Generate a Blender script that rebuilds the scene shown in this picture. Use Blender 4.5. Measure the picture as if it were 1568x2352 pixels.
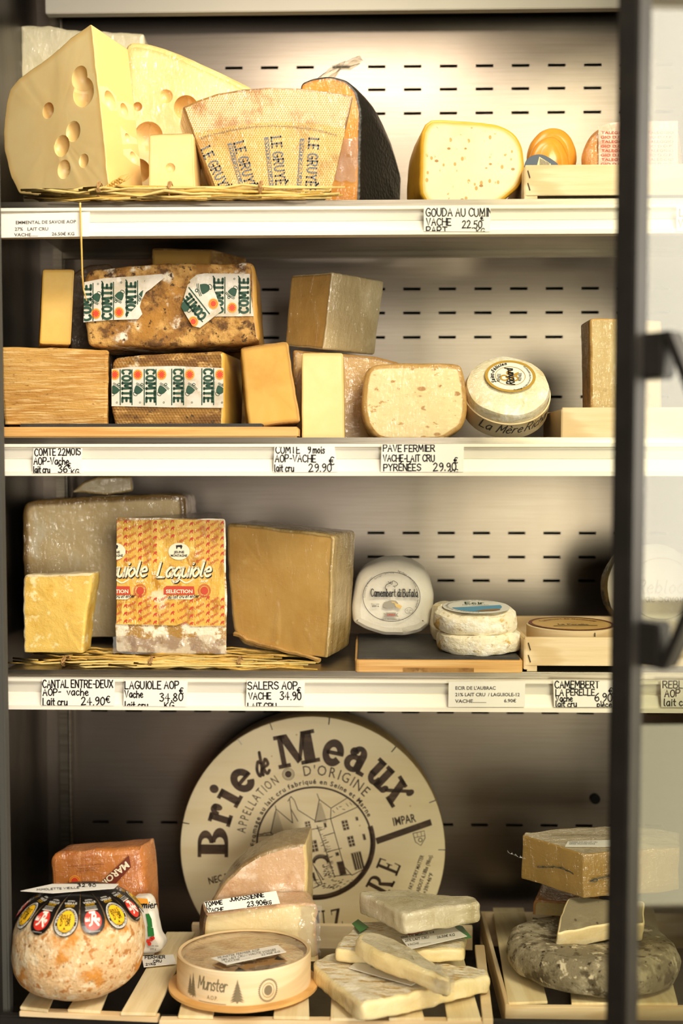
import bpy, bmesh, math, random
from mathutils import Vector as V, Matrix, Euler, noise
S = bpy.context.scene
for o in list(bpy.data.objects): bpy.data.objects.remove(o)
COL = S.collection
R = math.radians
# ------------------------------------------------------------------ camera
F = 2300.0; PW, PH = 1568.0, 2352.0
CAM = V((0, -1.2, 1.25))
cd = bpy.data.cameras.new('camera'); cam = bpy.data.objects.new('camera', cd); COL.objects.link(cam)
cam.location = CAM
cam.rotation_euler = (R(90 - 2.69), 0, R(1.3))
cd.sensor_fit = 'VERTICAL'; cd.sensor_height = 36; cd.lens = 36 * F / PH
cd.clip_start = .05; cd.clip_end = 60
cd.dof.use_dof = True; cd.dof.focus_distance = 1.25; cd.dof.aperture_fstop = 2.3
S.camera = cam
CR = cam.rotation_euler.to_matrix()
# ------------------------------------------------------------------ world, lamps, exposure
def lin(h):
    h = h.lstrip('#'); r = []
    for i in (0, 2, 4):
        c = int(h[i:i+2], 16) / 255
        r.append(c / 12.92 if c <= .04045 else ((c + .055) / 1.055) ** 2.4)
    return (*r, 1)
wd = bpy.data.worlds.new('sky'); S.world = wd; wd.use_nodes = True
bg = wd.node_tree.nodes['Background']; bg.inputs[0].default_value = (1.0, .95, .86, 1); bg.inputs[1].default_value = 1.5
def area(name, loc, target, sx, sy, power, col):
    l = bpy.data.lights.new(name, 'AREA'); l.shape = 'RECTANGLE'; l.size = sx; l.size_y = sy; l.energy = power; l.color = col
    o = bpy.data.objects.new(name, l); COL.objects.link(o); o.location = loc
    o.rotation_euler = (V(target) - V(loc)).to_track_quat('-Z', 'Y').to_euler(); return o
area('case_lamp', (.0, -.03, 1.96), (-.02, .16, 1.5), .34, .04, 1.6, (1, .88, .70))
area('shop_ceiling_lamp', (.80, -1.25, 2.55), (.1, 0, 1.1), .8, .5, 66, (1, .90, .755))
area('shop_ceiling_lamp', (-.3, -2.6, 2.6), (.0, -.4, .9), 1.2, .6, 12, (1, .91, .78))
area('front_fill', (1.3, -3.78, 1.42), (.2, 0, 1.0), 1.2, 1.85, 124, (1, .925, .81))  # added frontal fill for the lower shelves, placed at the unseen street window
S.view_settings.view_transform = 'Standard'; S.view_settings.look = 'None'
S.view_settings.gamma = 1; S.view_settings.use_curve_mapping = False
S.view_settings.exposure = -.30
try:
    S.cycles.use_denoising = True; S.cycles.max_bounces = 8; S.cycles.transparent_max_bounces = 12
    S.cycles.caustics_reflective = False; S.cycles.caustics_refractive = False; S.cycles.sample_clamp_indirect = 4
except Exception: pass

# ------------------------------------------------------------------ geometry helpers
def ray(px, py): return CR @ V(((px - PW/2) / F, -(py - PH/2) / F, -1))
def hit(px, py, p, n):
    d = ray(px, py); return CAM + d * ((p - CAM).dot(n) / d.dot(n))
def at(px, py, Y): return hit(px, py, V((0, Y, 0)), V((0, 1, 0)))
class Fr:
    """a plane: origin o, axes u (right), v (up on it), n (towards the viewer)"""
    def __init__(s, o, u, v, n): s.o, s.u, s.v, s.n = o, u, v, n
    def q(s, px, py):
        p = hit(px, py, s.o, s.n) - s.o; return (p.dot(s.u), p.dot(s.v))
    def w(s, a, b, d=0): return s.o + s.u*a + s.v*b - s.n*d
    def at(s, a, b, d=0): return Fr(s.w(a, b, d), s.u, s.v, s.n)
def frame(px, py, Y, yaw=0, lean=0, roll=0):
    m = Matrix.Rotation(R(yaw), 3, 'Z') @ Matrix.Rotation(R(-lean), 3, 'X') @ Matrix.Rotation(R(-roll), 3, 'Y')
    return Fr(at(px, py, Y), m @ V((1,0,0)), m @ V((0,0,1)), m @ V((0,-1,0)))
def flat_frame(o, slope=0, roll=0, spin=0):
    """lying plane; slope > 0 drops towards the back"""
    m = Matrix.Rotation(-math.atan(slope), 3, 'X') @ Matrix.Rotation(R(roll), 3, 'Y') @ Matrix.Rotation(R(spin), 3, 'Z')
    return Fr(o, m @ V((1,0,0)), m @ V((0,1,0)), m @ V((0,0,1)))
SL = .14
def deck(Y): return CAM.z - .6228 - SL*Y                      # top of the crates in the bottom of the case
def on_deck(px, py, up=0): return hit(px, py, V((0, 0, deck(0)+up)), V((0, SL, 1)).normalized())

WLD = {}
def reg(o, loc, parent):
    COL.objects.link(o); WLD[o.name] = V(loc)
    if parent: o.parent = parent; o.location = V(loc) - WLD[parent.name]
    else: o.location = loc
    return o
def tag(o, label=None, cat=None, group=None, kind=None):
    if label: o['label'] = label
    if cat: o['category'] = cat
    if group: o['group'] = group
    if kind: o['kind'] = kind
    return o
def thing(name, label, cat, loc, group=None):
    return tag(reg(bpy.data.objects.new(name, None), loc, None), label, cat, group)
def mk(name, vs, fs, mat, parent=None, loc=None, smooth=True, sharp=.7, rim=None, midx=None):
    if loc is None:
        if parent: loc = WLD[parent.name]
        else:
            n = len(vs); loc = V((sum(v[0] for v in vs)/n, sum(v[1] for v in vs)/n, min(v[2] for v in vs)))
    loc = V(loc); me = bpy.data.meshes.new(name)
    me.from_pydata([tuple(V(v) - loc) for v in vs], [], fs)
    for m in (mat if isinstance(mat, (list, tuple)) else [mat]): me.materials.append(m)
    if midx: me.polygons.foreach_set('material_index', midx)
    if rim:
        a = me.attributes.new('rim', 'FLOAT', 'POINT'); a.data.foreach_set('value', rim)
    me.validate()
    if smooth:
        me.shade_smooth()
        if sharp: me.set_sharp_from_angle(angle=sharp)
    return reg(bpy.data.objects.new(name, me), loc, parent)
def inst(name, me, mat4, parent):
    o = bpy.data.objects.new(name, me); COL.objects.link(o); o.parent = parent
    m = mat4.copy(); m.translation = m.translation - WLD[parent.name]; o.matrix_local = m; return o
class MB:
    def __init__(s): s.v, s.f = [], []
    def add(s, vs, fs):
        b = len(s.v); s.v += [V(v) for v in vs]; s.f += [tuple(i+b for i in f) for f in fs]; return s
    def box(s, x0, y0, z0, x1, y1, z1, m=None, bev=0):
        bm = bmesh.new(); bmesh.ops.create_cube(bm, size=1)
        bmesh.ops.scale(bm, vec=(abs(x1-x0), abs(y1-y0), abs(z1-z0)), verts=bm.verts)
        bmesh.ops.translate(bm, vec=((x0+x1)/2, (y0+y1)/2, (z0+z1)/2), verts=bm.verts)
        if bev: bmesh.ops.bevel(bm, geom=bm.edges[:], offset=bev, segments=2, affect='EDGES', clamp_overlap=True)
        if m: bmesh.ops.transform(bm, matrix=m, verts=bm.verts)
        bm.verts.index_update(); s.add([v.co.copy() for v in bm.verts], [[v.index for v in f.verts] for f in bm.faces]); bm.free(); return s
    def prism(s, top, vec, bev=0):
        """polygon of world points, swept along vec"""
        n = len(top); vec = V(vec); vs = [V(p) for p in top] + [V(p)+vec for p in top]
        fs = [list(range(n)), list(range(2*n-1, n-1, -1))] + [[(i+1) % n, i, i+n, (i+1) % n+n] for i in range(n)]
        bm = bmesh.new(); bv = [bm.verts.new(p) for p in vs]
        for f in fs: bm.faces.new([bv[i] for i in f])
        bmesh.ops.recalc_face_normals(bm, faces=bm.faces)
        if bev: bmesh.ops.bevel(bm, geom=bm.edges[:], offset=bev, segments=2, affect='EDGES', clamp_overlap=True)
        bm.verts.index_update(); s.add([v.co.copy() for v in bm.verts], [[v.index for v in f.verts] for f in bm.faces]); bm.free(); return s
    def tube(s, pts, r, n=8, caps=True):
        pts = [V(p) for p in pts]; rs = r if isinstance(r, (list, tuple)) else [r]*len(pts); rings = []
        for i, p in enumerate(pts):
            t = (pts[min(i+1, len(pts)-1)] - pts[max(i-1, 0)]).normalized()
            a = t.orthogonal().normalized() if i == 0 else (a - t*a.dot(t)).normalized()
            b = t.cross(a); rings.append([p + (a*math.cos(k*2*math.pi/n) + b*math.sin(k*2*math.pi/n))*rs[i] for k in range(n)])
        fs = [[i*n+k, i*n+(k+1) % n, (i+1)*n+(k+1) % n, (i+1)*n+k] for i in range(len(pts)-1) for k in range(n)]
        if caps: fs += [list(range(n))[::-1], [(len(pts)-1)*n+k for k in range(n)]]
        return s.add([p for r_ in rings for p in r_], fs)
    def build(s, name, mat, parent=None, loc=None, smooth=True, sharp=.6): return mk(name, s.v, s.f, mat, parent, loc, smooth, sharp)

def area2(P): return sum(P[i][0]*P[(i+1) % len(P)][1] - P[(i+1) % len(P)][0]*P[i][1] for i in range(len(P)))/2
def round_poly(P, rad, step):
    n = len(P); P = [V((p[0], p[1])) for p in P]; out = []
    for i in range(n):
        a, b, c = P[i-1], P[i], P[(i+1) % n]; r1 = min(rad, (a-b).length*.45); r2 = min(rad, (c-b).length*.45)
        p, q = b + (a-b).normalized()*r1, b + (c-b).normalized()*r2
        for k in range(5):
            t = k/4; out.append(p*(1-t)**2 + b*2*t*(1-t) + q*t*t)
    res = []
    for i in range(len(out)):
        a, b = out[i], out[(i+1) % len(out)]; L = (b-a).length
        if L < 1e-6: continue
        m = max(1, int(L/step))
        for k in range(m): res.append(a + (b-a)*k/m)
    return res
def puck(P, fr, D, r=.003, dome=0, taper=1, ext=None, sidef=None, rad=.004, step=.006, jit=.0005, jf=90, seed=0,
         ns=4, zmin=None, back=1, anchor=None, caprings=(.3, .6, .85, .97), tpow=1, pts=False):
    """solid with front outline P (pixels, read on the plane fr) swept inwards; gives verts, faces, material index (0 front, 1 side), rim"""
    P2 = [fr.q(*p) for p in P] if not pts else [tuple(p) for p in P]
    if area2(P2) < 0: P2 = P2[::-1]
    Q = round_poly(P2, rad, step); n = len(Q)
    c = sum(Q, V((0, 0)))/n; an = V(fr.q(*anchor)) if anchor else c
    N = []
    for i in range(n):
        t = (Q[(i+1) % n] - Q[i-1]).normalized(); N.append(V((t.y, -t.x)))
    e = V(ext) if ext is not None else -fr.n*D
    L = e.length; r = min(r, L*.45); vs = []; rims = []; so = V((seed*3.1, seed*1.7, seed*.9))
    def put(pts2, d, rim, dn=0):
        t = d/L; s = 1 - (1-taper)*t**tpow
        for p in pts2:
            q = an + (p-an)*s; x = fr.w(q.x, q.y) + e*t + fr.n*dn
            if jit: x += noise.noise_vector(x*jf + so)*jit + noise.noise_vector(x*jf*.25 + so)*jit*1.5
            if zmin is not None:
                zz = zmin(x.y) if callable(zmin) else zmin
                if x.z < zz: x.z = zz
            vs.append(x); rims.append(rim)
    nr = 0; ins = [p - N[i]*r for i, p in enumerate(Q)]
    for s in caprings: put([c + (p-c)*s for p in ins], 0, s, dome*(1-s*s)); nr += 1
    for k in range(4):
        a = k/3*math.pi/2; put([p - N[i]*r*(1-math.sin(a)) for i, p in enumerate(Q)], r*(1-math.cos(a)), 1); nr += 1
    for j in range(1, ns): put(Q, r + (L-2*r)*j/ns, 1); nr += 1
    for k in range(4):
        a = math.pi/2 - k/3*math.pi/2; put([p - N[i]*r*(1-math.sin(a)) for i, p in enumerate(Q)], L - r*(1-math.cos(a)), 1); nr += 1
    fs = [list(range(n))]; mi = [0]; kc = len(caprings)
    for j in range(nr-1):
        for i in range(n):
            fs.append([j*n+i, (j+1)*n+i, (j+1)*n+(i+1) % n, j*n+(i+1) % n])
            if j < kc: mi.append(0)
            else:
                m = (N[i]+N[(i+1) % n]).normalized(); mi.append(sidef(m.x, m.y) if sidef else 1)
    fs.append([(nr-1)*n+i for i in range(n)][::-1]); mi.append(back)
    return vs, fs, mi, rims
def carve(vs, fs, mi, rims, balls):
    """press round eyes into a solid with a boolean; balls = (centre, radius, stretch)"""
    me = bpy.data.meshes.new('body'); me.from_pydata([tuple(v) for v in vs], [], fs); me.polygons.foreach_set('material_index', mi)
    a = me.attributes.new('rim', 'FLOAT', 'POINT'); a.data.foreach_set('value', rims)
    ob = bpy.data.objects.new('body', me); COL.objects.link(ob)
    bm = bmesh.new()
    for c, r, st in balls:
        bmesh.ops.create_uvsphere(bm, u_segments=24, v_segments=14, radius=r, matrix=Matrix.Translation(c) @ Matrix.Diagonal((*st, 1)))
    cm = bpy.data.meshes.new('eyes'); bm.to_mesh(cm); bm.free(); co = bpy.data.objects.new('eyes', cm); COL.objects.link(co)
    for m_ in (me, cm): 
        for k in range(3): m_.materials.append(None)
    md = ob.modifiers.new('b', 'BOOLEAN'); md.object = co; md.operation = 'DIFFERENCE'; md.solver = 'EXACT'; md.use_self = True
    dg = bpy.context.evaluated_depsgraph_get(); ev = ob.evaluated_get(dg); m2 = ev.to_mesh()
    rv = [v.co.copy() for v in m2.vertices]; rf = [list(p.vertices) for p in m2.polygons]; ri = [p.material_index for p in m2.polygons]
    at_ = m2.attributes.get('rim'); rr = [d.value for d in at_.data] if at_ and len(at_.data) == len(rv) else [0]*len(rv)
    ev.to_mesh_clear(); bpy.data.objects.remove(ob); bpy.data.objects.remove(co)
    return rv, rf, ri, rr
def split(root, geo, parts, mats, sharp=.6, labels=None):
    """one child mesh per material index"""
    vs, fs, mi, rims = geo; out = []
    for k, nm in enumerate(parts):
        used = {}; f2 = []
        for f, m in zip(fs, mi):
            if m == k: f2.append([used.setdefault(i, len(used)) for i in f])
        if not f2: continue
        idx = sorted(used, key=used.get)
        o = mk(nm, [vs[i] for i in idx], f2, mats[k], root, sharp=sharp, rim=[rims[i] for i in idx]); out.append(o)
        if labels and labels.get(k): o['label'] = labels[k]
    return out
def cheese(name, label, P, fr, D, mats, parts=('paste', 'rind', 'cut_face'), balls=None, cat='cheese', group=None, sharp=.6, labels=None, **k):
    g = puck(P, fr, D, **k)
    if balls:
        try: g = carve(*g, balls)
        except Exception as ex: print('carve failed', name, ex)
    n = len(g[0]); c = sum(g[0], V())/n; root = thing(name, label, cat, (c.x, c.y, min(v.z for v in g[0])), group)
    split(root, g, parts, mats, sharp, labels); return root
def lathe_geo(fr, prof, n=72, jit=0, jf=60, seed=0, mi=None, sx=1, sy=1, tw=None):
    """profile (radius, depth below the plane) from the top centre outwards"""
    vs, rims = [], []; so = V((seed*2.3, seed, seed*.7))
    for (r, h) in prof:
        for k in range(n):
            a = 2*math.pi*k/n; x = fr.w(r*math.cos(a)*sx, r*math.sin(a)*sy, h)
            if jit: x += noise.noise_vector(x*jf + so)*jit + noise.noise_vector(x*jf*.3 + so)*jit*1.6
            vs.append(x); rims.append(0)
    fs = []; m = []
    for j in range(len(prof)-1):
        for k in range(n):
            fs.append([j*n+k, (j+1)*n+k, (j+1)*n+(k+1) % n, j*n+(k+1) % n]); m.append(mi[j] if mi else 0)
    fs.append(list(range(n))); m.append(mi[0] if mi else 0)
    fs.append([(len(prof)-1)*n+k for k in range(n)][::-1]); m.append(mi[-1] if mi else 0)
    return vs, fs, m, rims

# ------------------------------------------------------------------ flat print: lettering and marks
_tc = {}
def T(s, bold=0.0):
    """built-in letters as triangles in a unit-size box"""
    if (s, bold) in _tc: return _tc[(s, bold)]
    c = bpy.data.curves.new('t', 'FONT'); c.body = s; c.size = 1; c.resolution_u = 2; c.offset = bold; c.fill_mode = 'FRONT'
    o = bpy.data.objects.new('t', c); COL.objects.link(o)
    m = bpy.data.meshes.new_from_object(o.evaluated_get(bpy.context.evaluated_depsgraph_get()))
    vs = [(v.co.x, v.co.y) for v in m.vertices]; fs = [tuple(p.vertices) for p in m.polygons]
    bpy.data.objects.remove(o); bpy.data.meshes.remove(m); bpy.data.curves.remove(c)
    w = max([v[0] for v in vs], default=.3); _tc[(s, bold)] = (vs, fs, w); return _tc[(s, bold)]
GL = {
'A':'0,0 3,10 6,0;1,4 5,4','B':'0,0 0,10;~0,10 4,10 5,8 4,5.6 0,5.3;~0,5.2 4.5,5 6,2.6 4,0 0,0','C':'~6,8.5 4,10 1.5,9 0,5 1.5,1 4,0 6,1.5',
'D':'0,0 0,10;~0,10 3.5,9.5 6,5 3.5,.5 0,0','E':'5,10 0,10;0,10 0,0;0,0 5,0;0,5 4,5','F':'5,10 0,10;0,10 0,0;0,5 4,5','G':'~6,8.5 4,10 1.5,9 0,5 1.5,1 4,0 6,1.5 6,4.5;6,4.5 3.5,4.5',
'H':'0,0 0,10;6,0 6,10;0,5 6,5','I':'1,0 1,10','J':'~4,10 4,2 2.5,0 0,1.5','K':'0,0 0,10;5.5,10 0,4.5;1.5,6 6,0','L':'0,10 0,0;0,0 5,0','M':'0,0 .6,10;.6,10 3.6,3;3.6,3 6.6,10;6.6,10 7.2,0',
'N':'0,0 0,10;0,10 5.5,0;5.5,0 5.5,10','O':'~3,10 .8,8.5 0,5 .8,1.5 3,0 5.2,1.5 6,5 5.2,8.5 3,10','P':'0,0 0,10;~0,10 4.5,9.8 5.5,7.4 4,5 0,4.8','Q':'~3,10 .8,8.5 0,5 .8,1.5 3,0 5.2,1.5 6,5 5.2,8.5 3,10;4,2 6.5,-.8',
'R':'0,0 0,10;~0,10 4.5,9.8 5.5,7.4 4,5.2 0,5;2.5,5 6,0','S':'~5.5,8.5 3,10 .5,8.6 .8,6.2 4.8,4.4 5.6,2 3,0 0,1.4','T':'0,10 6,10;3,10 3,0','U':'~0,10 0,3 2.8,0 5.6,3 5.6,10','V':'0,10 3,0 6,10','W':'0,10 2,0 4,8 6,0 8,10',
'X':'0,10 6,0;6,10 0,0','Y':'0,10 3,5;6,10 3,5 3,0','Z':'0,10 6,10;6,10 0,0;0,0 6,0',
'0':'~2.5,10 .5,8 0,5 .5,2 2.5,0 4.5,2 5,5 4.5,8 2.5,10','1':'.5,7.5 2.5,10 2.5,0','2':'~.3,8 2.4,10 4.6,8 3.4,4.6 0,0;0,0 5.4,.4','3':'~.3,9 3,10 4.6,7.8 2,5.6 5,3.4 3.2,0 0,.8','4':'3.6,0 3.6,10 0,3.4 5.5,3.4','5':'4.8,10 .8,10 .4,5.6;~.4,5.6 3.4,6 5,3.2 3,0 0,.8',
'6':'~4.2,10 1,7 0,3 2.2,0 4.8,2 3.6,5.4 .6,4','7':'0,10 5,10 1.8,0','8':'~2.5,5.4 .6,7.8 2.5,10 4.4,7.8 2.5,5.4 0,2.6 2.5,0 5,2.6 2.5,5.4','9':'~4.6,7 2,5 .4,7.6 2.4,10 4.6,8 4.4,3 2,0','€':'~5.5,9 3,10 1,7 1,3 3,0 5.5,1;-.5,6 4,6;-.5,4 4,4','-':'.3,4.6 3.4,4.8','.':'.5,0 .7,.6','/':'0,-1 3,10','%':'0,0 5,10;~1,10 0,8.8 1,7.6 2,8.8 1,10;~4.4,2.4 3.4,1.2 4.4,0 5.4,1.2 4.4,2.4',"'":'.6,10 .2,7.6',
'a':'~4.4,5.6 2,6.4 0,3 2,0 4.4,3;4.4,6.2 4.6,0','b':'0,10 0,0;~0,3 2,6.2 4.4,3 2,0 0,2','c':'~4,5.4 2,6.4 0,3.2 2,0 4.4,1.2','d':'~4.4,5 2,6.4 0,3 2,0 4.4,3;4.4,10 4.6,0','e':'~.2,3.2 4.2,3.8 2.4,6.4 0,3.2 2.2,0 4.6,1','f':'~4,9 2.4,10 1.6,7 1.6,0;0,6 3.6,6','g':'~4.4,5 2,6.4 0,3 2,.6 4.4,3;~4.4,6.2 4.4,-2 2,-3.4 .2,-2.2','h':'0,10 0,0;~0,3.6 2.2,6.2 4.2,4.4 4.4,0','i':'.8,6.2 .8,0;.8,8.4 .9,9','j':'~2,6 2,-2 .2,-3','k':'0,10 0,0;4,6 0,2.6;1.4,3.6 4.4,0',
'l':'~.6,10 .5,1.6 1.8,0','m':'0,6.2 0,0;~0,4 1.8,6.2 3.2,4.4 3.2,0;~3.2,4 5,6.2 6.4,4.4 6.4,0','n':'0,6.2 0,0;~0,4 2.2,6.2 4.2,4.4 4.4,0','o':'~2.2,6.4 0,3.2 2.2,0 4.4,3.2 2.2,6.4','p':'0,6.2 0,-3.4;~0,4 2.4,6.4 4.6,3.2 2.4,0 0,2','q':'~4.4,5 2,6.4 0,3 2,0 4.4,3;4.4,6.2 4.4,-3.4','r':'0,6.2 0,0;~0,3.6 1.6,6 3.4,5.6','s':'~3.8,5.4 2,6.4 .6,4.8 3.4,2.4 2.4,.2 0,.8','t':'~1.8,9.4 1.6,1.4 3.4,.2;0,6.2 3.6,6.2','u':'~0,6.2 .2,1.6 2,0 4.2,2.6;4.3,6.2 4.5,0','v':'0,6.2 2.2,0 4.4,6.2','x':'0,6.2 4.2,0;4.2,6.2 0,0','y':'0,6.2 2.2,.6;4.4,6.2 1.2,-3.4','z':'0,6.2 4,6.2 0,0 4.2,0','é':'~.2,3.2 4.2,3.8 2.4,6.4 0,3.2 2.2,0 4.6,1;2,8 3.6,9.8','è':'~.2,3.2 4.2,3.8 2.4,6.4 0,3.2 2.2,0 4.6,1;3,8 1.4,9.8','É':'5,10 0,10;0,10 0,0;0,0 5,0;0,5 4,5;2,11 4,12.6'}
GL['È'] = GL['E'] + ';3,11 1.4,12.6'
def cat_rom(P, k=5):
    out = []
    for i in range(len(P)-1):
        a, b, c, d = P[max(i-1, 0)], P[i], P[i+1], P[min(i+2, len(P)-1)]
        for j in range(k):
            t = j/k; out.append(tuple(.5*((2*b[m]) + (c[m]-a[m])*t + (2*a[m]-5*b[m]+4*c[m]-d[m])*t*t + (3*b[m]-a[m]-3*c[m]+d[m])*t**3) for m in (0, 1)))
    return out + [P[-1]]
def glyph(ch):
    res = []
    for st in GL.get(ch, '').split(';'):
        if not st: continue
        sm = st[0] == '~'; p = [tuple(map(float, q.split(','))) for q in st.lstrip('~').split()]
        res.append((cat_rom(p) if sm else p, sm))
    return res, (max([x for s_, _ in res for x, y in s_], default=3))
class Flat:
    """2-D print in picture-of-the-surface units (y down), laid on a surface by a map"""
    def __init__(s): s.v, s.f = [], []
    def add(s, vs, fs):
        b = len(s.v); s.v += list(vs); s.f += [tuple(i+b for i in f) for f in fs]; return s
    def _tr(s, vs, x, y, rot, sx, sy, sh=0):
        c, n = math.cos(R(rot)), math.sin(R(rot)); o = []
        for a, b in vs:
            a, b = a*sx + b*sy*sh, b*sy; o.append((x + a*c - b*n, y - (a*n + b*c)))
        return o
    def text(s, t, x, y, size, rot=0, sx=1, bold=0, align='l', sh=0):
        vs, fs, w = T(t, bold); dx = {'l': 0, 'c': -w/2, 'r': -w}[align]
        return s.add(s._tr([(a+dx, b) for a, b in vs], x, y, rot, size*sx, size, sh), fs)
    def fit(s, t, x, y, width, size, rot=0, bold=0, align='l', sh=0):
        w = T(t, bold)[2]; return s.text(t, x, y, size, rot, width/(w*size), bold, align, sh)
    def arc(s, t, cx, cy, r, a0, size, bold=0, sx=1, gap=.1, inside=False, sh=0, span=None):
        """letters along a circle; a0 = compass angle of the first letter in degrees (0 = up, clockwise); span = angle covered"""
        ws = [(.32 if ch == ' ' else T(ch, bold)[2]*sx + gap)*size for ch in t]; tot = sum(ws); k = 1
        if span: k = R(span)*r/tot
        pos = 0
        for ch, w in zip(t, ws):
            th = (pos*k)/r; a = R(a0) + (-th if inside else th)
            x, y = cx + r*math.sin(a), cy - r*math.cos(a); rot = -math.degrees(a) + (180 if inside else 0)
            if ch != ' ': s.text(ch, x, y, size, rot, sx*min(k, 1.15), bold, 'l', sh)
            pos += w
        return s
    def stroke(s, P, w, w2=None):
        n = len(P); L = []; Rr = []
        if n < 2: return s
        for i, p in enumerate(P):
            a, b = P[max(i-1, 0)], P[min(i+1, n-1)]; dx, dy = b[0]-a[0], b[1]-a[1]; l = math.hypot(dx, dy) or 1
            h = (w + ((w2 if w2 is not None else w)-w)*i/(n-1))/2; L.append((p[0]-dy/l*h, p[1]+dx/l*h)); Rr.append((p[0]+dy/l*h, p[1]-dx/l*h))
        s.add(L+Rr, [(i, i+1, n+i+1, n+i) for i in range(n-1)])
        for p in (P[0], P[-1]): s.disc(p[0], p[1], w/2, w/2, 8)
        return s
    def line(s, x0, y0, x1, y1, w, k=1):
        return s.stroke([(x0+(x1-x0)*i/k, y0+(y1-y0)*i/k) for i in range(k+1)], w)
    def hand(s, t, x, y, size, w, rot=0, sx=1, sh=0, jit=.25, seed=1, serif=0, gap=2.0):
        rn = random.Random(seed*77+len(t)); px = 0; k = size/10
        for ch in t:
            if ch == ' ': px += 3.2; continue
            st, gw = glyph(ch); jy = rn.uniform(-jit, jit)*1.5; jr = rn.uniform(-jit, jit)*.1
            for P, sm in st:
                Q = s._tr([((a + b*jr + px)*sx, b + jy + rn.uniform(-jit, jit)*(.5 if sm else 1)) for a, b in P], x, y, rot, k, k, sh); s.stroke(Q, w)
                if serif and not sm:
                    for e, o_ in ((P[0], P[1]), (P[-1], P[-2])):
                        if abs(e[0]-o_[0]) < 2.2 and (e[1] < .3 or e[1] > 9.7):
                            s.stroke(s._tr([((e[0]-serif+px)*sx, e[1]), ((e[0]+serif+px)*sx, e[1])], x, y, rot, k, k, sh), w*.75)
            px += gw + gap
        s.endx = px*k*sx; return s
    def disc(s, x, y, rx, ry=None, n=28, rot=0):
        ry = ry or rx; return s.add(s._tr([(math.cos(i*2*math.pi/n), math.sin(i*2*math.pi/n)) for i in range(n)], 0, 0, 0, rx, ry) if not rot and not (x or y) else
            s._el(x, y, rx, ry, n, rot), [tuple(range(n))])
    def _el(s, x, y, rx, ry, n, rot, a0=0, a1=360):
        c, m = math.cos(R(rot)), math.sin(R(rot)); o = []
        for i in range(n):
            a = R(a0 + (a1-a0)*i/n); u, v = rx*math.cos(a), ry*math.sin(a); o.append((x + u*c - v*m, y - (u*m + v*c)))
        return o
    def spread(s, x, y, rx, ry, n=36, k=6):
        """a disc cut into rings, so that it follows a curved surface"""
        for i in range(k): s.ring(x, y, rx*(i+1)/k, ry*(i+1)/k, rx/k*.999, n, w2=ry/k*.999)
        return s
    def ring(s, x, y, rx, ry, w, n=48, rot=0, a0=0, a1=360, w2=None):
        A = s._el(x, y, rx, ry, n, rot, a0, a1 + (a1-a0)/(n-1) if a1-a0 < 360 else a1); B = s._el(x, y, rx-w, ry-(w2 or w), n, rot, a0, a1 + (a1-a0)/(n-1) if a1-a0 < 360 else a1)
        m = n if a1-a0 >= 360 else n-1
        return s.add(A+B, [(i, (i+1) % n, n+(i+1) % n, n+i) for i in range(m)])
    def poly(s, P): return s.add(P, [tuple(range(len(P)))])
    def rect(s, x0, y0, x1, y1): return s.poly([(x0, y0), (x1, y0), (x1, y1), (x0, y1)])
    def clip(s, poly):
        """keep what lies inside a convex polygon"""
        A = sum(poly[i][0]*poly[(i+1) % len(poly)][1] - poly[(i+1) % len(poly)][0]*poly[i][1] for i in range(len(poly)))
        if A < 0: poly = poly[::-1]
        nv, nf = [], []
        for f in s.f:
            P = [s.v[i] for i in f]
            for i in range(len(poly)):
                a, b = poly[i], poly[(i+1) % len(poly)]; out = []
                def d(p): return (b[0]-a[0])*(p[1]-a[1]) - (b[1]-a[1])*(p[0]-a[0])
                for j in range(len(P)):
                    p, q = P[j], P[(j+1) % len(P)]; dp, dq = d(p), d(q)
                    if dp >= 0: out.append(p)
                    if dp*dq < 0: t = dp/(dp-dq); out.append((p[0]+(q[0]-p[0])*t, p[1]+(q[1]-p[1])*t))
                P = out
                if len(P) < 3: break
            if len(P) >= 3: nf.append(tuple(range(len(nv), len(nv)+len(P)))); nv += P
        s.v, s.f = nv, nf; return s
    def lay(s, name, fr, mat, parent, off=.0005, label=None):
        if not s.f: return
        mp = fr if callable(fr) else (lambda x, y, d: fr.w(*fr.q(x, y), -d))
        o = mk(name, [mp(x, y, off) for x, y in s.v], s.f, mat, parent, smooth=False)
        if label: o['label'] = label
        return o
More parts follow.
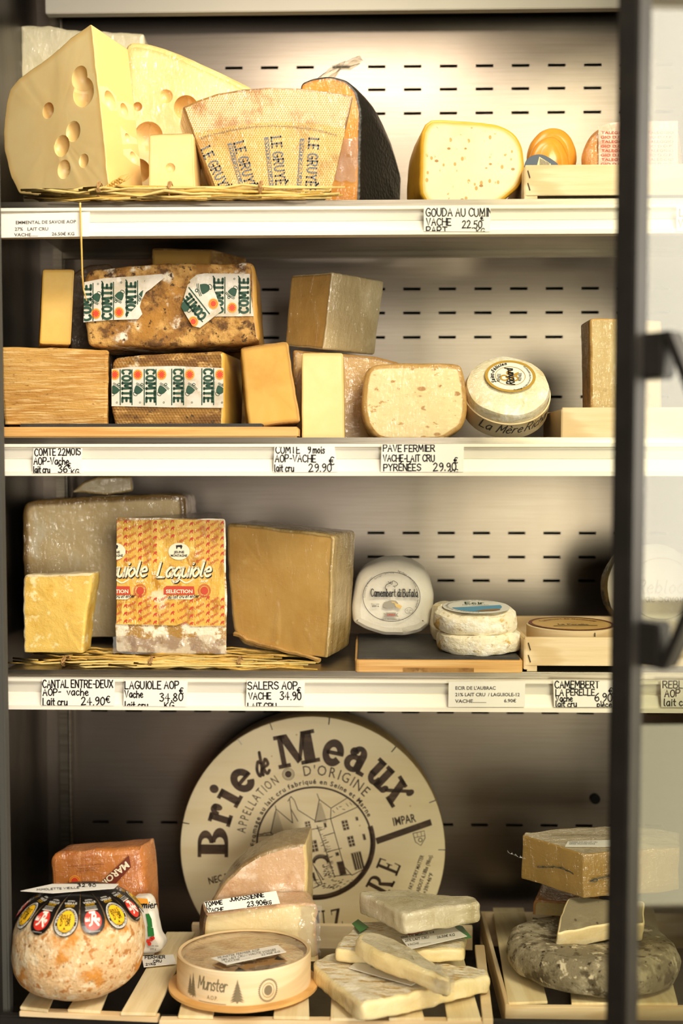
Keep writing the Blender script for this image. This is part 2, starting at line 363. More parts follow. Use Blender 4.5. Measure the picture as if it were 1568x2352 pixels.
# ------------------------------------------------------------------ materials
def mat(name, c, layers=(), rough=.5, bump=(), sss=0, metal=0, film=0, rim=None, spec=.5, sssr=(.012, .007, .003), aniso=0):
    """layers: (colour, kind n|v|w, scale, lo, hi, stretch) mixed over each other; bump: (scale, strength, stretch)"""
    m = bpy.data.materials.new(name); m.use_nodes = True; nt = m.node_tree; N, L = nt.nodes, nt.links
    b = N['Principled BSDF']; tc = N.new('ShaderNodeTexCoord')
    def field(kind, sc, st, seed=0):
        mp = N.new('ShaderNodeMapping'); mp.inputs['Scale'].default_value = st; mp.inputs['Location'].default_value = (seed*1.37, seed*.71, seed*2.1); L.new(tc.outputs['Object'], mp.inputs[0])
        if kind == 'n':
            t = N.new('ShaderNodeTexNoise'); t.inputs['Scale'].default_value = sc; t.inputs['Detail'].default_value = 5; t.inputs['Roughness'].default_value = .62; o = t.outputs[0]
        elif kind == 'w':
            t = N.new('ShaderNodeTexWave'); t.inputs['Scale'].default_value = sc; t.inputs['Distortion'].default_value = 6; t.inputs['Detail'].default_value = 3; o = t.outputs[1]
        elif kind == 'h':        # hexagonal dots on the X-Z plane: distance to the nearest of two offset grids
            def grid(off):
                v = mp.outputs[0]
                for op, k in (('MULTIPLY', (sc, 0, sc/1.732)), ('ADD', (off, 0, off)), ('FRACTION', None), ('SUBTRACT', (.5, .5, .5)), ('MULTIPLY', (1, 0, 1.732)), ('LENGTH', None)):
                    q = N.new('ShaderNodeVectorMath'); q.operation = op; L.new(v, q.inputs[0]); v = q.outputs[1 if op == 'LENGTH' else 0]
                    if k: q.inputs[1].default_value = k
                return v
            t = N.new('ShaderNodeMath'); t.operation = 'MINIMUM'; L.new(grid(0), t.inputs[0]); L.new(grid(.5), t.inputs[1]); L.new(tc.outputs['Object'], mp.inputs[0]); return t.outputs[0]
        else:
            t = N.new('ShaderNodeTexVoronoi'); t.inputs['Scale'].default_value = sc; t.inputs['Randomness'].default_value = 1; o = t.outputs['Distance']
        L.new(mp.outputs[0], t.inputs['Vector']); return o
    def ramp(o, lo, hi):
        r = N.new('ShaderNodeMapRange'); r.interpolation_type = 'SMOOTHSTEP'
        r.inputs[1].default_value = min(lo, hi); r.inputs[2].default_value = max(lo, hi)
        r.inputs[3].default_value = 0 if hi > lo else 1; r.inputs[4].default_value = 1 if hi > lo else 0
        L.new(o, r.inputs[0]); return r.outputs[0]
    col = None
    def mix(fac, c2):
        nonlocal col
        x = N.new('ShaderNodeMix'); x.data_type = 'RGBA'
        if col is None: x.inputs[6].default_value = lin(c)
        else: L.new(col, x.inputs[6])
        x.inputs[7].default_value = lin(c2); L.new(fac, x.inputs[0]); col = x.outputs[2]
    for i, l in enumerate(layers):
        mix(ramp(field(l[1], l[2], l[5] if len(l) > 5 else (1, 1, 1), i+1), l[3], l[4]), l[0])
    if rim:
        a = N.new('ShaderNodeAttribute'); a.attribute_name = 'rim'; mix(ramp(a.outputs['Fac'], rim[1], rim[2]), rim[0])
    if col is None: b.inputs['Base Color'].default_value = lin(c)
    else: L.new(col, b.inputs['Base Color'])
    b.inputs['Roughness'].default_value = rough; b.inputs['Metallic'].default_value = metal; b.inputs['Specular IOR Level'].default_value = spec
    if aniso: b.inputs['Anisotropic'].default_value = aniso
    if sss:
        b.inputs['Subsurface Weight'].default_value = sss; b.inputs['Subsurface Radius'].default_value = (1, .55, .25); b.inputs['Subsurface Scale'].default_value = .012
    prev = None
    for i, l in enumerate(bump):
        f = field(l[3] if len(l) > 3 else 'n', l[0], l[2] if len(l) > 2 else (1, 1, 1), 20+i); bp = N.new('ShaderNodeBump'); bp.inputs['Strength'].default_value = l[1]; bp.inputs['Distance'].default_value = .002
        L.new(f, bp.inputs['Height'])
        if prev: L.new(prev, bp.inputs['Normal'])
        prev = bp.outputs[0]
    if prev: L.new(prev, b.inputs['Normal'])
    if film:      # clinging, creased clear wrap
        b.inputs['Coat Weight'].default_value = min(1, film); b.inputs['Coat Roughness'].default_value = .07; b.inputs['Coat IOR'].default_value = 1.8
        def crease(sc, st, seed, k, dist, prev):       # thin raised creases on an otherwise smooth sheet
            f = field('n', sc, st, seed); h = f
            for op, v in (('MULTIPLY_ADD', 2), ('ABSOLUTE', 0), ('SUBTRACT', 1), ('POWER', k)):
                q = N.new('ShaderNodeMath'); q.operation = op
                if op == 'SUBTRACT': q.inputs[0].default_value = 1; L.new(h, q.inputs[1]); q.use_clamp = True
                else:
                    L.new(h, q.inputs[0]); q.inputs[1].default_value = v
                    if op == 'MULTIPLY_ADD': q.inputs[2].default_value = -1
                h = q.outputs[0]
            bp = N.new('ShaderNodeBump'); bp.inputs['Strength'].default_value = 1; bp.inputs['Distance'].default_value = dist; L.new(h, bp.inputs['Height'])
            if prev: L.new(prev, bp.inputs['Normal'])
            return bp.outputs[0]
        c1 = crease(11, (1.6, 1.6, .6), 41, 5, .0028, None); c1 = crease(24, (1.2, 1.2, .5), 47, 9, .0016, c1); c1 = crease(40, (.6, .6, 1.6), 53, 12, .0009, c1)
        L.new(c1, b.inputs['Coat Normal'])
    return m
def clear(name, tint='#ffffff', ior=1.5, rough=.1, bump=0, haze=0):
    m = bpy.data.materials.new(name); m.use_nodes = True; nt = m.node_tree; N, L = nt.nodes, nt.links; N.clear()
    out = N.new('ShaderNodeOutputMaterial'); tr = N.new('ShaderNodeBsdfTransparent'); tr.inputs[0].default_value = lin(tint)
    gl = N.new('ShaderNodeBsdfGlossy'); gl.inputs['Roughness'].default_value = rough; fr = N.new('ShaderNodeFresnel'); fr.inputs[0].default_value = ior; mx = N.new('ShaderNodeMixShader')
    base = tr.outputs[0]
    if haze:
        df = N.new('ShaderNodeBsdfDiffuse'); m0 = N.new('ShaderNodeMixShader'); m0.inputs[0].default_value = haze; L.new(tr.outputs[0], m0.inputs[1]); L.new(df.outputs[0], m0.inputs[2]); base = m0.outputs[0]
    if bump:
        t = N.new('ShaderNodeTexNoise'); t.inputs['Scale'].default_value = 60; bp = N.new('ShaderNodeBump'); bp.inputs['Strength'].default_value = bump; bp.inputs['Distance'].default_value = .004
        tc = N.new('ShaderNodeTexCoord'); L.new(tc.outputs['Object'], t.inputs[0]); L.new(t.outputs[0], bp.inputs['Height']); L.new(bp.outputs[0], gl.inputs['Normal']); L.new(bp.outputs[0], fr.inputs['Normal'])
    ge = N.new('ShaderNodeNewGeometry'); im = N.new('ShaderNodeMix'); im.inputs[2].default_value = ior; im.inputs[3].default_value = 1/ior      # same mirror strength from either face
    L.new(ge.outputs['Backfacing'], im.inputs[0]); L.new(im.outputs[0], fr.inputs[0])
    L.new(fr.outputs[0], mx.inputs[0]); L.new(base, mx.inputs[1]); L.new(gl.outputs[0], mx.inputs[2]); L.new(mx.outputs[0], out.inputs[0]); return m
def glow(name, c, s):
    m = bpy.data.materials.new(name); m.use_nodes = True; nt = m.node_tree; N = nt.nodes; N.clear(); e = N.new('ShaderNodeEmission'); e.inputs[0].default_value = lin(c); e.inputs[1].default_value = s
    o = N.new('ShaderNodeOutputMaterial'); nt.links.new(e.outputs[0], o.inputs[0]); return m
M = {}
BR = (.6, 1, 14)      # brushed along X
M['steel'] = mat('brushed_steel', '#9b9085', [('#91867a', 'n', 90, .4, .7, (.1, 1, 6)), ('#93877b', 'n', 5, .4, .75)], rough=.36, metal=1, bump=[(200, .012, (.06, 1, 5))], aniso=.3)
M['dark_steel'] = mat('dark_steel', '#5f5a53', [('#4c4742', 'n', 18, .4, .7, (1, 1, .3))], rough=.36, metal=1, bump=[(120, .04, (1, 1, .05))])
M['shelf_steel'] = mat('shelf_steel', '#a39a8a', [('#8b8375', 'n', 60, .4, .7, (.1, 1, 4))], rough=.32, metal=1, bump=[(150, .05, (.05, 1, 3))])
M['rail_white'] = mat('white_rail_plastic', '#efe9da', rough=.35)
M['rail_grey'] = mat('grey_rail_plastic', '#d5d0c2', rough=.4)
M['black_frame'] = mat('black_painted_frame', '#1c1a17', [('#24211d', 'n', 30, .4, .7)], rough=.45)
M['slot'] = mat('dark_void', '#060606', rough=.9)
M['rubber'] = mat('grey_rubber_seal', '#45443f', rough=.7)
M['glass'] = clear('door_glass', '#f4f5ec', 1.95, .01)
M['film'] = clear('clear_wrap', '#fbfaf4', 1.5, .12, .9, .06)
M['film_dense'] = clear('crumpled_wrap', '#f4f0e6', 1.6, .16, 1, .16)
M['card'] = mat('white_card', '#f4f0e6', rough=.45)
M['card_glossy'] = mat('laminated_card', '#efece2', rough=.25)
M['marker'] = mat('black_marker', '#171311', rough=.5)
M['print'] = mat('grey_print', '#4a4641', rough=.6)
M['faint'] = mat('faint_print', '#a19a8e', rough=.6)
M['wood'] = mat('poplar_wood', '#ecd7b2', [('#e1c799', 'n', 9, .35, .7, (.5, .5, 9)), ('#d6ba8c', 'w', 14, .6, 1.0, (.15, .15, 2))], rough=.62, bump=[(90, .12, (.12, .12, 3))])
M['wood_y'] = mat('poplar_slat_wood', '#ecdcb2', [('#dcc694', 'n', 9, .35, .7, (9, .35, 3)), ('#cfb582', 'n', 30, .6, .8, (6, .2, 3))], rough=.65, bump=[(90, .12, (3, .12, 1))])
M['bamboo'] = mat('bamboo_wood', '#dcae6a', [('#c99550', 'n', 14, .4, .65, (.3, .3, 9)), ('#e6bf80', 'n', 5, .5, .7, (1, 1, 30))], rough=.5, bump=[(90, .08, (.1, 1, 4))])
M['slate'] = mat('black_slate', '#2b2927', [('#3a3734', 'n', 30, .45, .7), ('#8d8271', 'n', 130, .72, .78)], rough=.55, bump=[(70, .35)])
M['straw'] = mat('golden_straw', '#d9b25a', [('#b98f3e', 'n', 12, .4, .7), ('#ecd08a', 'n', 25, .55, .75)], rough=.45, bump=[(60, .1)])
M['straw_pale'] = mat('pale_straw', '#dcc178', [('#ab8a45', 'n', 10, .5, .75)], rough=.45)
M['twine'] = mat('brown_twine', '#a8814d', rough=.8, bump=[(400, .6)])
M['staple'] = mat('metal_staple', '#5d584f', rough=.35, metal=1)
# cheeses
M['emmental'] = mat('pale_holed_paste', '#f2d99c', [('#ebcd8c', 'n', 8, .35, .7)], rough=.38, sss=.25, rim=('#e6c07a', .9, 1.0), bump=[(14, .06)])
M['emmental_rind'] = mat('pale_rind', '#dcc078', [('#c8a75e', 'n', 30, .4, .7)], rough=.5, bump=[(80, .2)], film=.6)
M['emmental_wrapped'] = mat('wrapped_holed_paste', '#efd498', [('#e6bf80', 'n', 10, .4, .7)], rough=.42, sss=.2, film=.7, rim=('#d8b168', .93, 1.0), bump=[(20, .1)])
M['pale_wrapped'] = mat('wrapped_ivory_paste', '#e6dcb8', [('#d9cda4', 'n', 12, .4, .7)], rough=.4, film=1, bump=[(20, .15)])
M['gruyere'] = mat('honeycomb_rind', '#c9955a', [('#f0d6a4', 'h', 330, .42, .26), ('#a5763f', 'n', 22, .52, .68)], rough=.5, bump=[(330, .4, (1, 1, 1), 'h')], film=.6)
M['gruyere_ink'] = mat('ochre_printed_rind', '#bf9240', [('#e8c67e', 'h', 330, .40, .24), ('#a97f34', 'n', 22, .5, .68)], rough=.5, bump=[(330, .4, (1, 1, 1), 'h')], film=.6)
M['brown_side'] = mat('brown_wrapped_side', '#9c7438', [('#7b5426', 'n', 20, .4, .7)], rough=.4, film=1)
M['orange'] = mat('orange_aged_paste', '#d99434', [('#c67d22', 'n', 16, .4, .7), ('#efc07a', 'n', 60, .66, .78)], rough=.42, sss=.15, film=.8, rim=('#b0691a', .95, 1))
M['blackwax'] = mat('black_wax_rind', '#1a1712', [('#2f2819', 'n', 18, .5, .75)], rough=.42, bump=[(220, .3, (1, 1, 1), 'v'), (30, .2)])
M['gouda'] = mat('ivory_paste', '#f3e3b4', [('#eed9a0', 'n', 9, .4, .7), ('#c8984a', 'v', 85, .25, .16, (1.3, 1, .9)), ('#a8762e', 'v', 60, .17, .10, (.9, 1, 1.3)), ('#f3e3b4', 'n', 30, .50, .45)], rough=.42, sss=.15, rim=('#dfb45a', .90, 1.0), bump=[(55, -.1, (1, 1, 1), 'v')])
M['gouda_rind'] = mat('yellow_wax_rind', '#d9a42f', [('#b98425', 'n', 40, .55, .75), ('#e8bf56', 'n', 14, .5, .7)], rough=.35, bump=[(60, .1)])
M['smoked'] = mat('smoked_brown_skin', '#e09c36', [('#c97f22', 'n', 12, .45, .75), ('#eab95f', 'n', 9, .55, .75)], rough=.3, bump=[(20, .12), (140, .04)], spec=.6)
M['blue_card'] = mat('blue_card', '#33445c', rough=.4)
M['pink_paper'] = mat('pink_printed_paper', '#ecc9b4', [('#e3a78f', 'n', 40, .45, .7)], rough=.4, film=1)
M['red_ink'] = mat('faded_red_ink', '#c4503c', rough=.5)
M['orange_rind'] = mat('orange_washed_rind', '#d3924a', [('#b8752e', 'n', 20, .4, .7)], rough=.4, film=1)
M['cut_yellow'] = mat('yellow_paste', '#efc974', [('#e6ba62', 'n', 12, .4, .7)], rough=.4, sss=.2, rim=('#d8a94a', .9, 1.0), bump=[(30, .08)])
M['cut_pale'] = mat('pale_yellow_paste', '#f2dda0', [('#eed391', 'n', 12, .4, .7)], rough=.4, sss=.2, rim=('#e2c078', .93, 1.0), bump=[(30, .06)])
M['cut_deep'] = mat('golden_paste', '#deae56', [('#d09b46', 'n', 14, .4, .7), ('#ebcb86', 'n', 30, .68, .78)], rough=.4, sss=.15, rim=('#b98c3e', .9, 1), bump=[(40, .1)])
M['thin_rind'] = mat('brown_dry_rind', '#a87d40', [('#7c5526', 'n', 40, .4, .65), ('#c9a76a', 'n', 70, .55, .7)], rough=.7, bump=[(120, .5)])
M['block_rind'] = mat('tan_brushed_rind', '#cb9c50', [('#b27d33', 'n', 20, .42, .64, (.5, 1, 5)), ('#e0bd80', 'n', 70, .5, .64, (.35, 1, 8)), ('#8d6026', 'n', 120, .60, .70, (.6, 1, 2.2))], rough=.65, bump=[(90, .7, (.5, 1, 5)), (250, .4)])
M['comte_rind'] = mat('brown_mould_rind', '#946629', [('#c99c55', 'n', 30, .44, .58), ('#5f3e17', 'n', 55, .52, .64), ('#ece0c8', 'n', 24, .57, .66), ('#a8752a', 'n', 14, .55, .66), ('#452c10', 'n', 140, .57, .66)], rough=.75, bump=[(60, 1), (200, .7)])
M['comte_rind_low'] = mat('brown_cloth_rind', '#946a2c', [('#704a1c', 'n', 30, .45, .62, (.5, 1, 1.5)), ('#c09656', 'n', 80, .53, .66, (.5, 1, 1.5)), ('#dccaa4', 'n', 20, .62, .72), ('#4e3413', 'n', 150, .58, .68)], rough=.75, bump=[(260, .6, (1, 1, 1), 'h'), (50, .5)])
M['band'] = mat('aged_paper_band', '#d6cebf', [('#bfb39c', 'n', 24, .48, .66), ('#e2dccf', 'n', 60, .55, .68)], rough=.55, bump=[(40, .2)])
M['green'] = mat('dark_green_ink', '#1d4632', rough=.55)
M['seal_o'] = mat('orange_seal_ink', '#eda23a', rough=.5)
M['seal_r'] = mat('red_seal_ink', '#d43f1e', rough=.5)
M['grey_wrapped'] = mat('wrapped_greyish_paste', '#ead09a', [('#d6b67c', 'n', 9, .4, .7, (1, 1, .5)), ('#f0dfb8', 'n', 30, .57, .70, (1, 1, .4))], rough=.4, film=1, rim=('#8a6b3a', .95, 1.0))
M['beige_wrapped'] = mat('wrapped_beige_rind', '#d9c9a0', [('#c5b184', 'n', 8, .47, .55), ('#e6dab8', 'n', 30, .6, .75)], rough=.4, film=1)
M['wrap_paste'] = mat('wrapped_yellow_paste', '#cba45e', [('#ba9150', 'n', 12, .4, .7)], rough=.4, film=1, rim=('#8f7040', .95, 1))
M['pave'] = mat('open_textured_paste', '#ecd59c', [('#e0c17e', 'n', 18, .4, .7), ('#b5833e', 'v', 75, .34, .24, (.7, 1, 1.35)), ('#ecd59c', 'n', 30, .56, .51), ('#c59a55', 'n', 85, .62, .68, (.7, 1, 1.4))], rough=.45, sss=.12, film=.7, rim=('#d6ac64', .97, 1), bump=[(75, .25, (.7, 1, 1.35), 'v')])
M['tan_rind'] = mat('tan_rind', '#c79d5a', [('#a67b3b', 'n', 40, .45, .7), ('#e0c690', 'n', 30, .6, .75)], rough=.55, film=.8, bump=[(60, .3)])
M['bloomy'] = mat('bloomy_white_rind', '#efe3c4', [('#dfcb9c', 'n', 30, .50, .64, (1, 1, .6)), ('#fbf5e4', 'n', 50, .53, .64)], rough=.5, film=.9, bump=[(45, .9), (150, .5)])
M['bloomy_dry'] = mat('wrinkled_white_rind', '#f0e6cc', [('#cfa956', 'n', 34, .57, .66), ('#fcf7ea', 'n', 65, .5, .62), ('#c9b48a', 'n', 120, .58, .68)], rough=.7, bump=[(50, 1, (1, 1, 2)), (150, .8)])
M['paper'] = mat('white_waxed_paper', '#ebe6da', [('#ddd5c3', 'n', 8, .4, .7)], rough=.4, bump=[(11, .9, (1, 1, 1)), (26, .5), (60, .2)])
M['gold'] = mat('gold_ink', '#b8913a', rough=.4)
M['laguiole'] = mat('printed_yellow_wrap', '#deb048', [('#bd8524', 'n', 55, .5, .62, (1.4, 1, .6)), ('#f2cb66', 'n', 34, .53, .64, (1.6, 1, .5)), ('#ecdcb4', 'n', 18, .62, .70)], rough=.4, film=.7, bump=[(40, .4, (1.5, 1, .5))])
M['lag_ink'] = mat('red_wrap_ink', '#c5462c', rough=.5)
M['lag_rind'] = mat('mottled_ochre_rind', '#a87f38', [('#f0e4c8', 'n', 45, .45, .54), ('#8f6526', 'n', 60, .57, .66), ('#f6eedb', 'n', 14, .54, .64)], rough=.5, film=.9, bump=[(70, .7)])
M['lag_top'] = mat('wrapped_brown_top', '#8d7650', [('#a8926a', 'n', 20, .5, .7)], rough=.35, film=1)
M['cream_ink'] = mat('cream_ink', '#efe4c6', rough=.45)
M['cantal'] = mat('crumbly_yellow_paste', '#e8c262', [('#d6a63e', 'n', 18, .44, .62), ('#f6e2a4', 'n', 70, .55, .66), ('#b98a34', 'v', 50, .05, .02), ('#8d9a8a', 'n', 16, .68, .74)], rough=.55, sss=.08, bump=[(60, .9), (22, .7)])
M['white_rind'] = mat('flaky_white_rind', '#e2d0a4', [('#b8935a', 'n', 50, .5, .65)], rough=.75, bump=[(80, .9)])
M['salers'] = mat('golden_wrapped_paste', '#ddb469', [('#d1a357', 'n', 12, .4, .7), ('#e6c67e', 'n', 40, .62, .75)], rough=.42, sss=.1, film=.5, rim=('#a5834a', .965, 1))
M['salers_side'] = mat('wrapped_tan_rind', '#bda167', [('#9c7f45', 'n', 30, .45, .65, (2, 2, .25)), ('#dcc896', 'n', 40, .6, .72, (2, 2, .2))], rough=.35, film=1)
M['mottled_foil'] = mat('mottled_blue_rind', '#a48f52', [('#3f4740', 'n', 45, .5, .6), ('#c9b471', 'n', 30, .6, .7)], rough=.35, film=1)
M['brie_lid'] = mat('pale_poplar_lid', '#f0e0b8', [('#e8d5a8', 'n', 6, .4, .7, (.4, 1, 5)), ('#c8ac74', 'v', 22, .04, .02)], rough=.6, bump=[(90, .06, (.1, 1, 3))])
M['brown_ink'] = mat('dark_brown_stamp_ink', '#43301f', [('#5a442e', 'n', 45, .45, .7, (.5, 1, 3)), ('#2f2114', 'n', 90, .55, .7)], rough=.6)
M['box_rim'] = mat('poplar_box_rim', '#b99a63', [('#a58651', 'n', 9, .4, .7, (1, 1, 9))], rough=.6)
M['mimolette'] = mat('pitted_orange_rind', '#dbb888', [('#cd8b3a', 'n', 16, .52, .60), ('#ead6b0', 'n', 65, .50, .60), ('#b97d40', 'n', 100, .56, .63), ('#6e4b28', 'n', 170, .63, .69)], rough=.8, bump=[(120, 1), (45, .8), (320, .7)])
M['black_paper'] = mat('glossy_black_label', '#15120f', rough=.28)
M['yellow_ink'] = mat('yellow_ink', '#f0bb22', rough=.4)
M['label_red'] = mat('red_label_ink', '#d03a2c', rough=.4)
M['white_ink'] = mat('white_ink', '#f2ede2', rough=.45)
M['maroilles'] = mat('orange_waxed_paper', '#c77c3c', [('#a8602a', 'n', 20, .45, .7), ('#dca066', 'n', 30, .58, .72, (3, 1, .5))], rough=.4, film=.9, bump=[(14, .5)])
M['maroon'] = mat('maroon_stripe_ink', '#6e2c18', rough=.45)
M['tomme_pink'] = mat('pinkish_dusty_rind', '#d3ad85', [('#e6cfb4', 'n', 40, .5, .66), ('#b98c60', 'n', 22, .58, .72)], rough=.6, film=.7, bump=[(160, .5)])
M['tomme_side'] = mat('greyish_wrapped_rind', '#a58c63', [('#84693f', 'n', 20, .45, .7)], rough=.4, film=1)
M['tomme_cut'] = mat('ivory_holed_paste', '#ecdcae', [('#e4d09a', 'n', 12, .4, .7), ('#b08a4c', 'v', 40, .07, .04)], rough=.4, sss=.15, film=.6, rim=('#dcc084', .93, 1), bump=[(30, .15)])
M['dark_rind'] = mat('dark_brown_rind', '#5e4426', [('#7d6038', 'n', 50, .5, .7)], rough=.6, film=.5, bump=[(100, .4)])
M['munster'] = mat('orange_soft_rind', '#dcb27c', [('#e8cda4', 'n', 25, .45, .7), ('#c9955a', 'n', 14, .55, .75)], rough=.35, film=1, bump=[(30, .4)])
M['kraft'] = mat('kraft_card', '#9a7446', rough=.5)
M['brie'] = mat('streaked_white_rind', '#e8dcbc', [('#c4a260', 'n', 46, .52, .60, (.7, 2.4, 1)), ('#f7f0de', 'n', 75, .49, .60, (.7, 2, 1)), ('#a58244', 'n', 95, .60, .67, (.5, 3, 1))], rough=.6, film=.7, bump=[(60, .7, (.6, 2.5, 1)), (160, .5)])
M['brie_paste'] = mat('soft_ivory_paste', '#ecdba8', [('#e2cb90', 'n', 20, .4, .7), ('#f4e8c4', 'n', 12, .55, .7)], rough=.38, sss=.2, film=.7, bump=[(24, .3)])
M['brie_grey'] = mat('wrapped_grey_white_rind', '#cfc4a6', [('#b6a880', 'n', 22, .45, .7), ('#e6decb', 'n', 40, .58, .72)], rough=.45, film=1, bump=[(50, .4)])
M['green_card'] = mat('green_card', '#2f7a3a', rough=.4)
M['tomme_grey'] = mat('grey_mould_rind', '#857a62', [('#b3a88e', 'n', 24, .48, .60), ('#574c36', 'n', 42, .53, .63), ('#d0c4a8', 'n', 75, .58, .66), ('#33291b', 'n', 130, .60, .67)], rough=.85, bump=[(60, 1), (180, .9)])
M['ash_rind'] = mat('ashy_grey_rind', '#857a60', [('#988d72', 'n', 25, .5, .68), ('#5a4e3a', 'v', 90, .17, .10, (1, .6, 1)), ('#857a60', 'n', 14, .56, .5)], rough=.85, bump=[(90, .6)])
M['cream_paste'] = mat('cream_paste', '#efd9a6', [('#f6e8c6', 'n', 40, .5, .7)], rough=.5, sss=.15, film=.4, bump=[(60, .4)])
M['morbier'] = mat('ash_line_paste', '#e4cd8a', [('#cfb262', 'n', 14, .42, .62), ('#e4d29a', 'n', 34, .56, .68), ('#7d7350', 'n', 60, .66, .72)], rough=.42, film=.9, rim=('#9c7c42', .96, 1))
M['ash'] = mat('grey_ash', '#4c4a40', [('#77725c', 'n', 90, .5, .7)], rough=.8)
M['morb_top'] = mat('wrapped_striped_top', '#b3a486', [('#8a7a5c', 'n', 20, .5, .7, (.3, 3, 1)), ('#d0c4a8', 'n', 30, .6, .72, (.3, 3, 1))], rough=.4, film=1)
# the shop
M['shop_wall'] = mat('cream_plaster', '#d9cfbb', rough=.8); M['shop_dark'] = mat('dark_wood_panelling', '#33291f', [('#261d15', 'n', 8, .4, .7, (1, 1, .2))], rough=.6)
M['shop_floor'] = mat('brown_floor_tile', '#5d4c3a', rough=.5); M['ceiling'] = mat('white_ceiling', '#e6e0d2', rough=.9)
M['counter'] = mat('brown_counter_wood', '#5a402a', [('#46301e', 'n', 8, .4, .7, (.3, .3, 4))], rough=.5)
M['low_glow'] = glow('added_reflection_glow', '#efe2bb', 2.5); M['day'] = glow('frosted_daylit_pane', '#fff4e0', 4.5); M['leaf'] = mat('green_leaf', '#3c6a34', rough=.45); M['pot'] = mat('white_pot', '#d8d2c6', rough=.4)  # the dimmer glow is added to lift the foot of the door reflection
M['red_band'] = mat('red_band', '#d0553c', rough=.5)
# ------------------------------------------------------------------ the case and the shop: setting
YB = .32
Z1, Z2, Z3 = at(784, 462, 0).z, at(784, 1006, 0).z, at(784, 1541, 0).z
XL, XR = -.49, .50
def struct(name, mb, m, parent=None, sharp=.5):
    o = mb.build(name, m, parent, sharp=sharp); o['kind'] = 'structure' if not parent else o.get('kind', 'structure'); return o
# back wall with real stamped slots
rows = [(153, 4), (206, 4), (261, 4), (664, 4), (719, 4), (775, 4), (912, 4), (1224, 4), (1279, 4), (1333, 4), (1635, 4), (1893, 4)]
xs0 = at(537, 153, YB).x; pit = (at(1361, 151, YB).x - xs0)/10; sw = pit*.245
bw = MB(); zt, zb = 2.05, .40; xa, xb = XL-.02, XR+.02
slots = [xs0 + pit*k for k in range(-8, 18) if xa+.05 < xs0 + pit*k < xb-.04]
zc = sorted(at(900, y, YB).z for y, _ in rows); hh = 3.3*(YB+1.2)/F
edges = [zb] + [e for z in zc for e in (z-hh, z+hh)] + [zt]
def quad(mb, a, b, c, d): mb.add([a, b, c, d], [(0, 1, 2, 3)])
for i in range(len(edges)-1):
    z0, z1 = edges[i], edges[i+1]
    if i % 2 == 0: quad(bw, (xa, YB, z0), (xb, YB, z0), (xb, YB, z1), (xa, YB, z1)); continue
    x = xa
    for s in slots:
        quad(bw, (x, YB, z0), (s-sw, YB, z0), (s-sw, YB, z1), (x, YB, z1)); x = s+sw
        for a, b in (((s-sw, z0), (s+sw, z0)), ((s+sw, z0), (s+sw, z1)), ((s+sw, z1), (s-sw, z1)), ((s-sw, z1), (s-sw, z0))):
            quad(bw, (a[0], YB, a[1]), (b[0], YB, b[1]), (b[0], YB+.006, b[1]), (a[0], YB+.006, a[1]))
    quad(bw, (x, YB, z0), (xb, YB, z0), (xb, YB, z1), (x, YB, z1))
o = bw.build('wall_back', M['steel'], smooth=False); o['kind'] = 'structure'
b = MB(); b.box(xa, YB+.03, zb, xb, YB+.04, zt); ob = b.build('slot_dark_sheet', M['slot'], o); ob['kind'] = 'structure'  # black sheet stands in for the unlit hollow behind the slots
hp = at(1365, 1833, YB); b = MB(); b.tube([hp+V((0, .002, 0)), hp-V((0, .006, 0))], 11.5*(YB+1.2)/F, 20); b.build('rubber_plug', M['slot'], o)
struct('wall_left', MB().box(XL-.03, -.08, zb, XL, YB+.05, zt), M['dark_steel'])
struct('wall_right', MB().box(XR, -.08, zb, XR+.03, YB+.05, zt), M['dark_steel'])
struct('ceiling_case', MB().box(XL-.03, -.09, 2.00, XR+.03, YB+.05, 2.03), M['steel'])
struct('floor_case', MB().box(XL, .16, .47, XR, YB+.02, .487), M['dark_steel'])
fv = [V((x, y, deck(y)-dz)) for x, y, dz in ((XL+.005, -.10, .06), (XR-.005, -.10, .06), (XR-.005, .19, .06), (XL+.005, .19, .06))]
struct('floor_tray', MB().prism(fv, (0, 0, -.01)), M['dark_steel'])
struct('trim_deck_front', MB().box(-.43, -.115, .44, XR, -.105, deck(-.1)-.008, bev=.002), M['black_frame'])
# beam under the top of the back wall
p0, p1 = at(104, 31, .27), at(1460, 17, .27)
bm_ = MB(); bm_.prism([(p0.x, .27, p0.z), (p1.x, .27, p0.z), (p1.x, .27, p0.z+.08), (p0.x, .27, p0.z+.08)], (0, .014, 0), .001); struct('trim_beam', bm_, M['rail_grey'])
# corner posts
pp = at(148, 1100, .30).x
struct('trim_post', MB().box(pp-.013, .300, .50, pp+.002, .315, zt, bev=.001).tube([(pp+.004, .298, .5), (pp+.004, .298, zt)], .0028, 10), M['shelf_steel'])
jx = -.408
struct('trim_jamb', MB().box(jx-.10, -.14, .3, jx, -.10, zt, bev=.003), M['black_frame'])
struct('trim_seal', MB().box(jx-.004, -.10, .3, jx+.006, -.085, zt, bev=.002), M['rubber'])
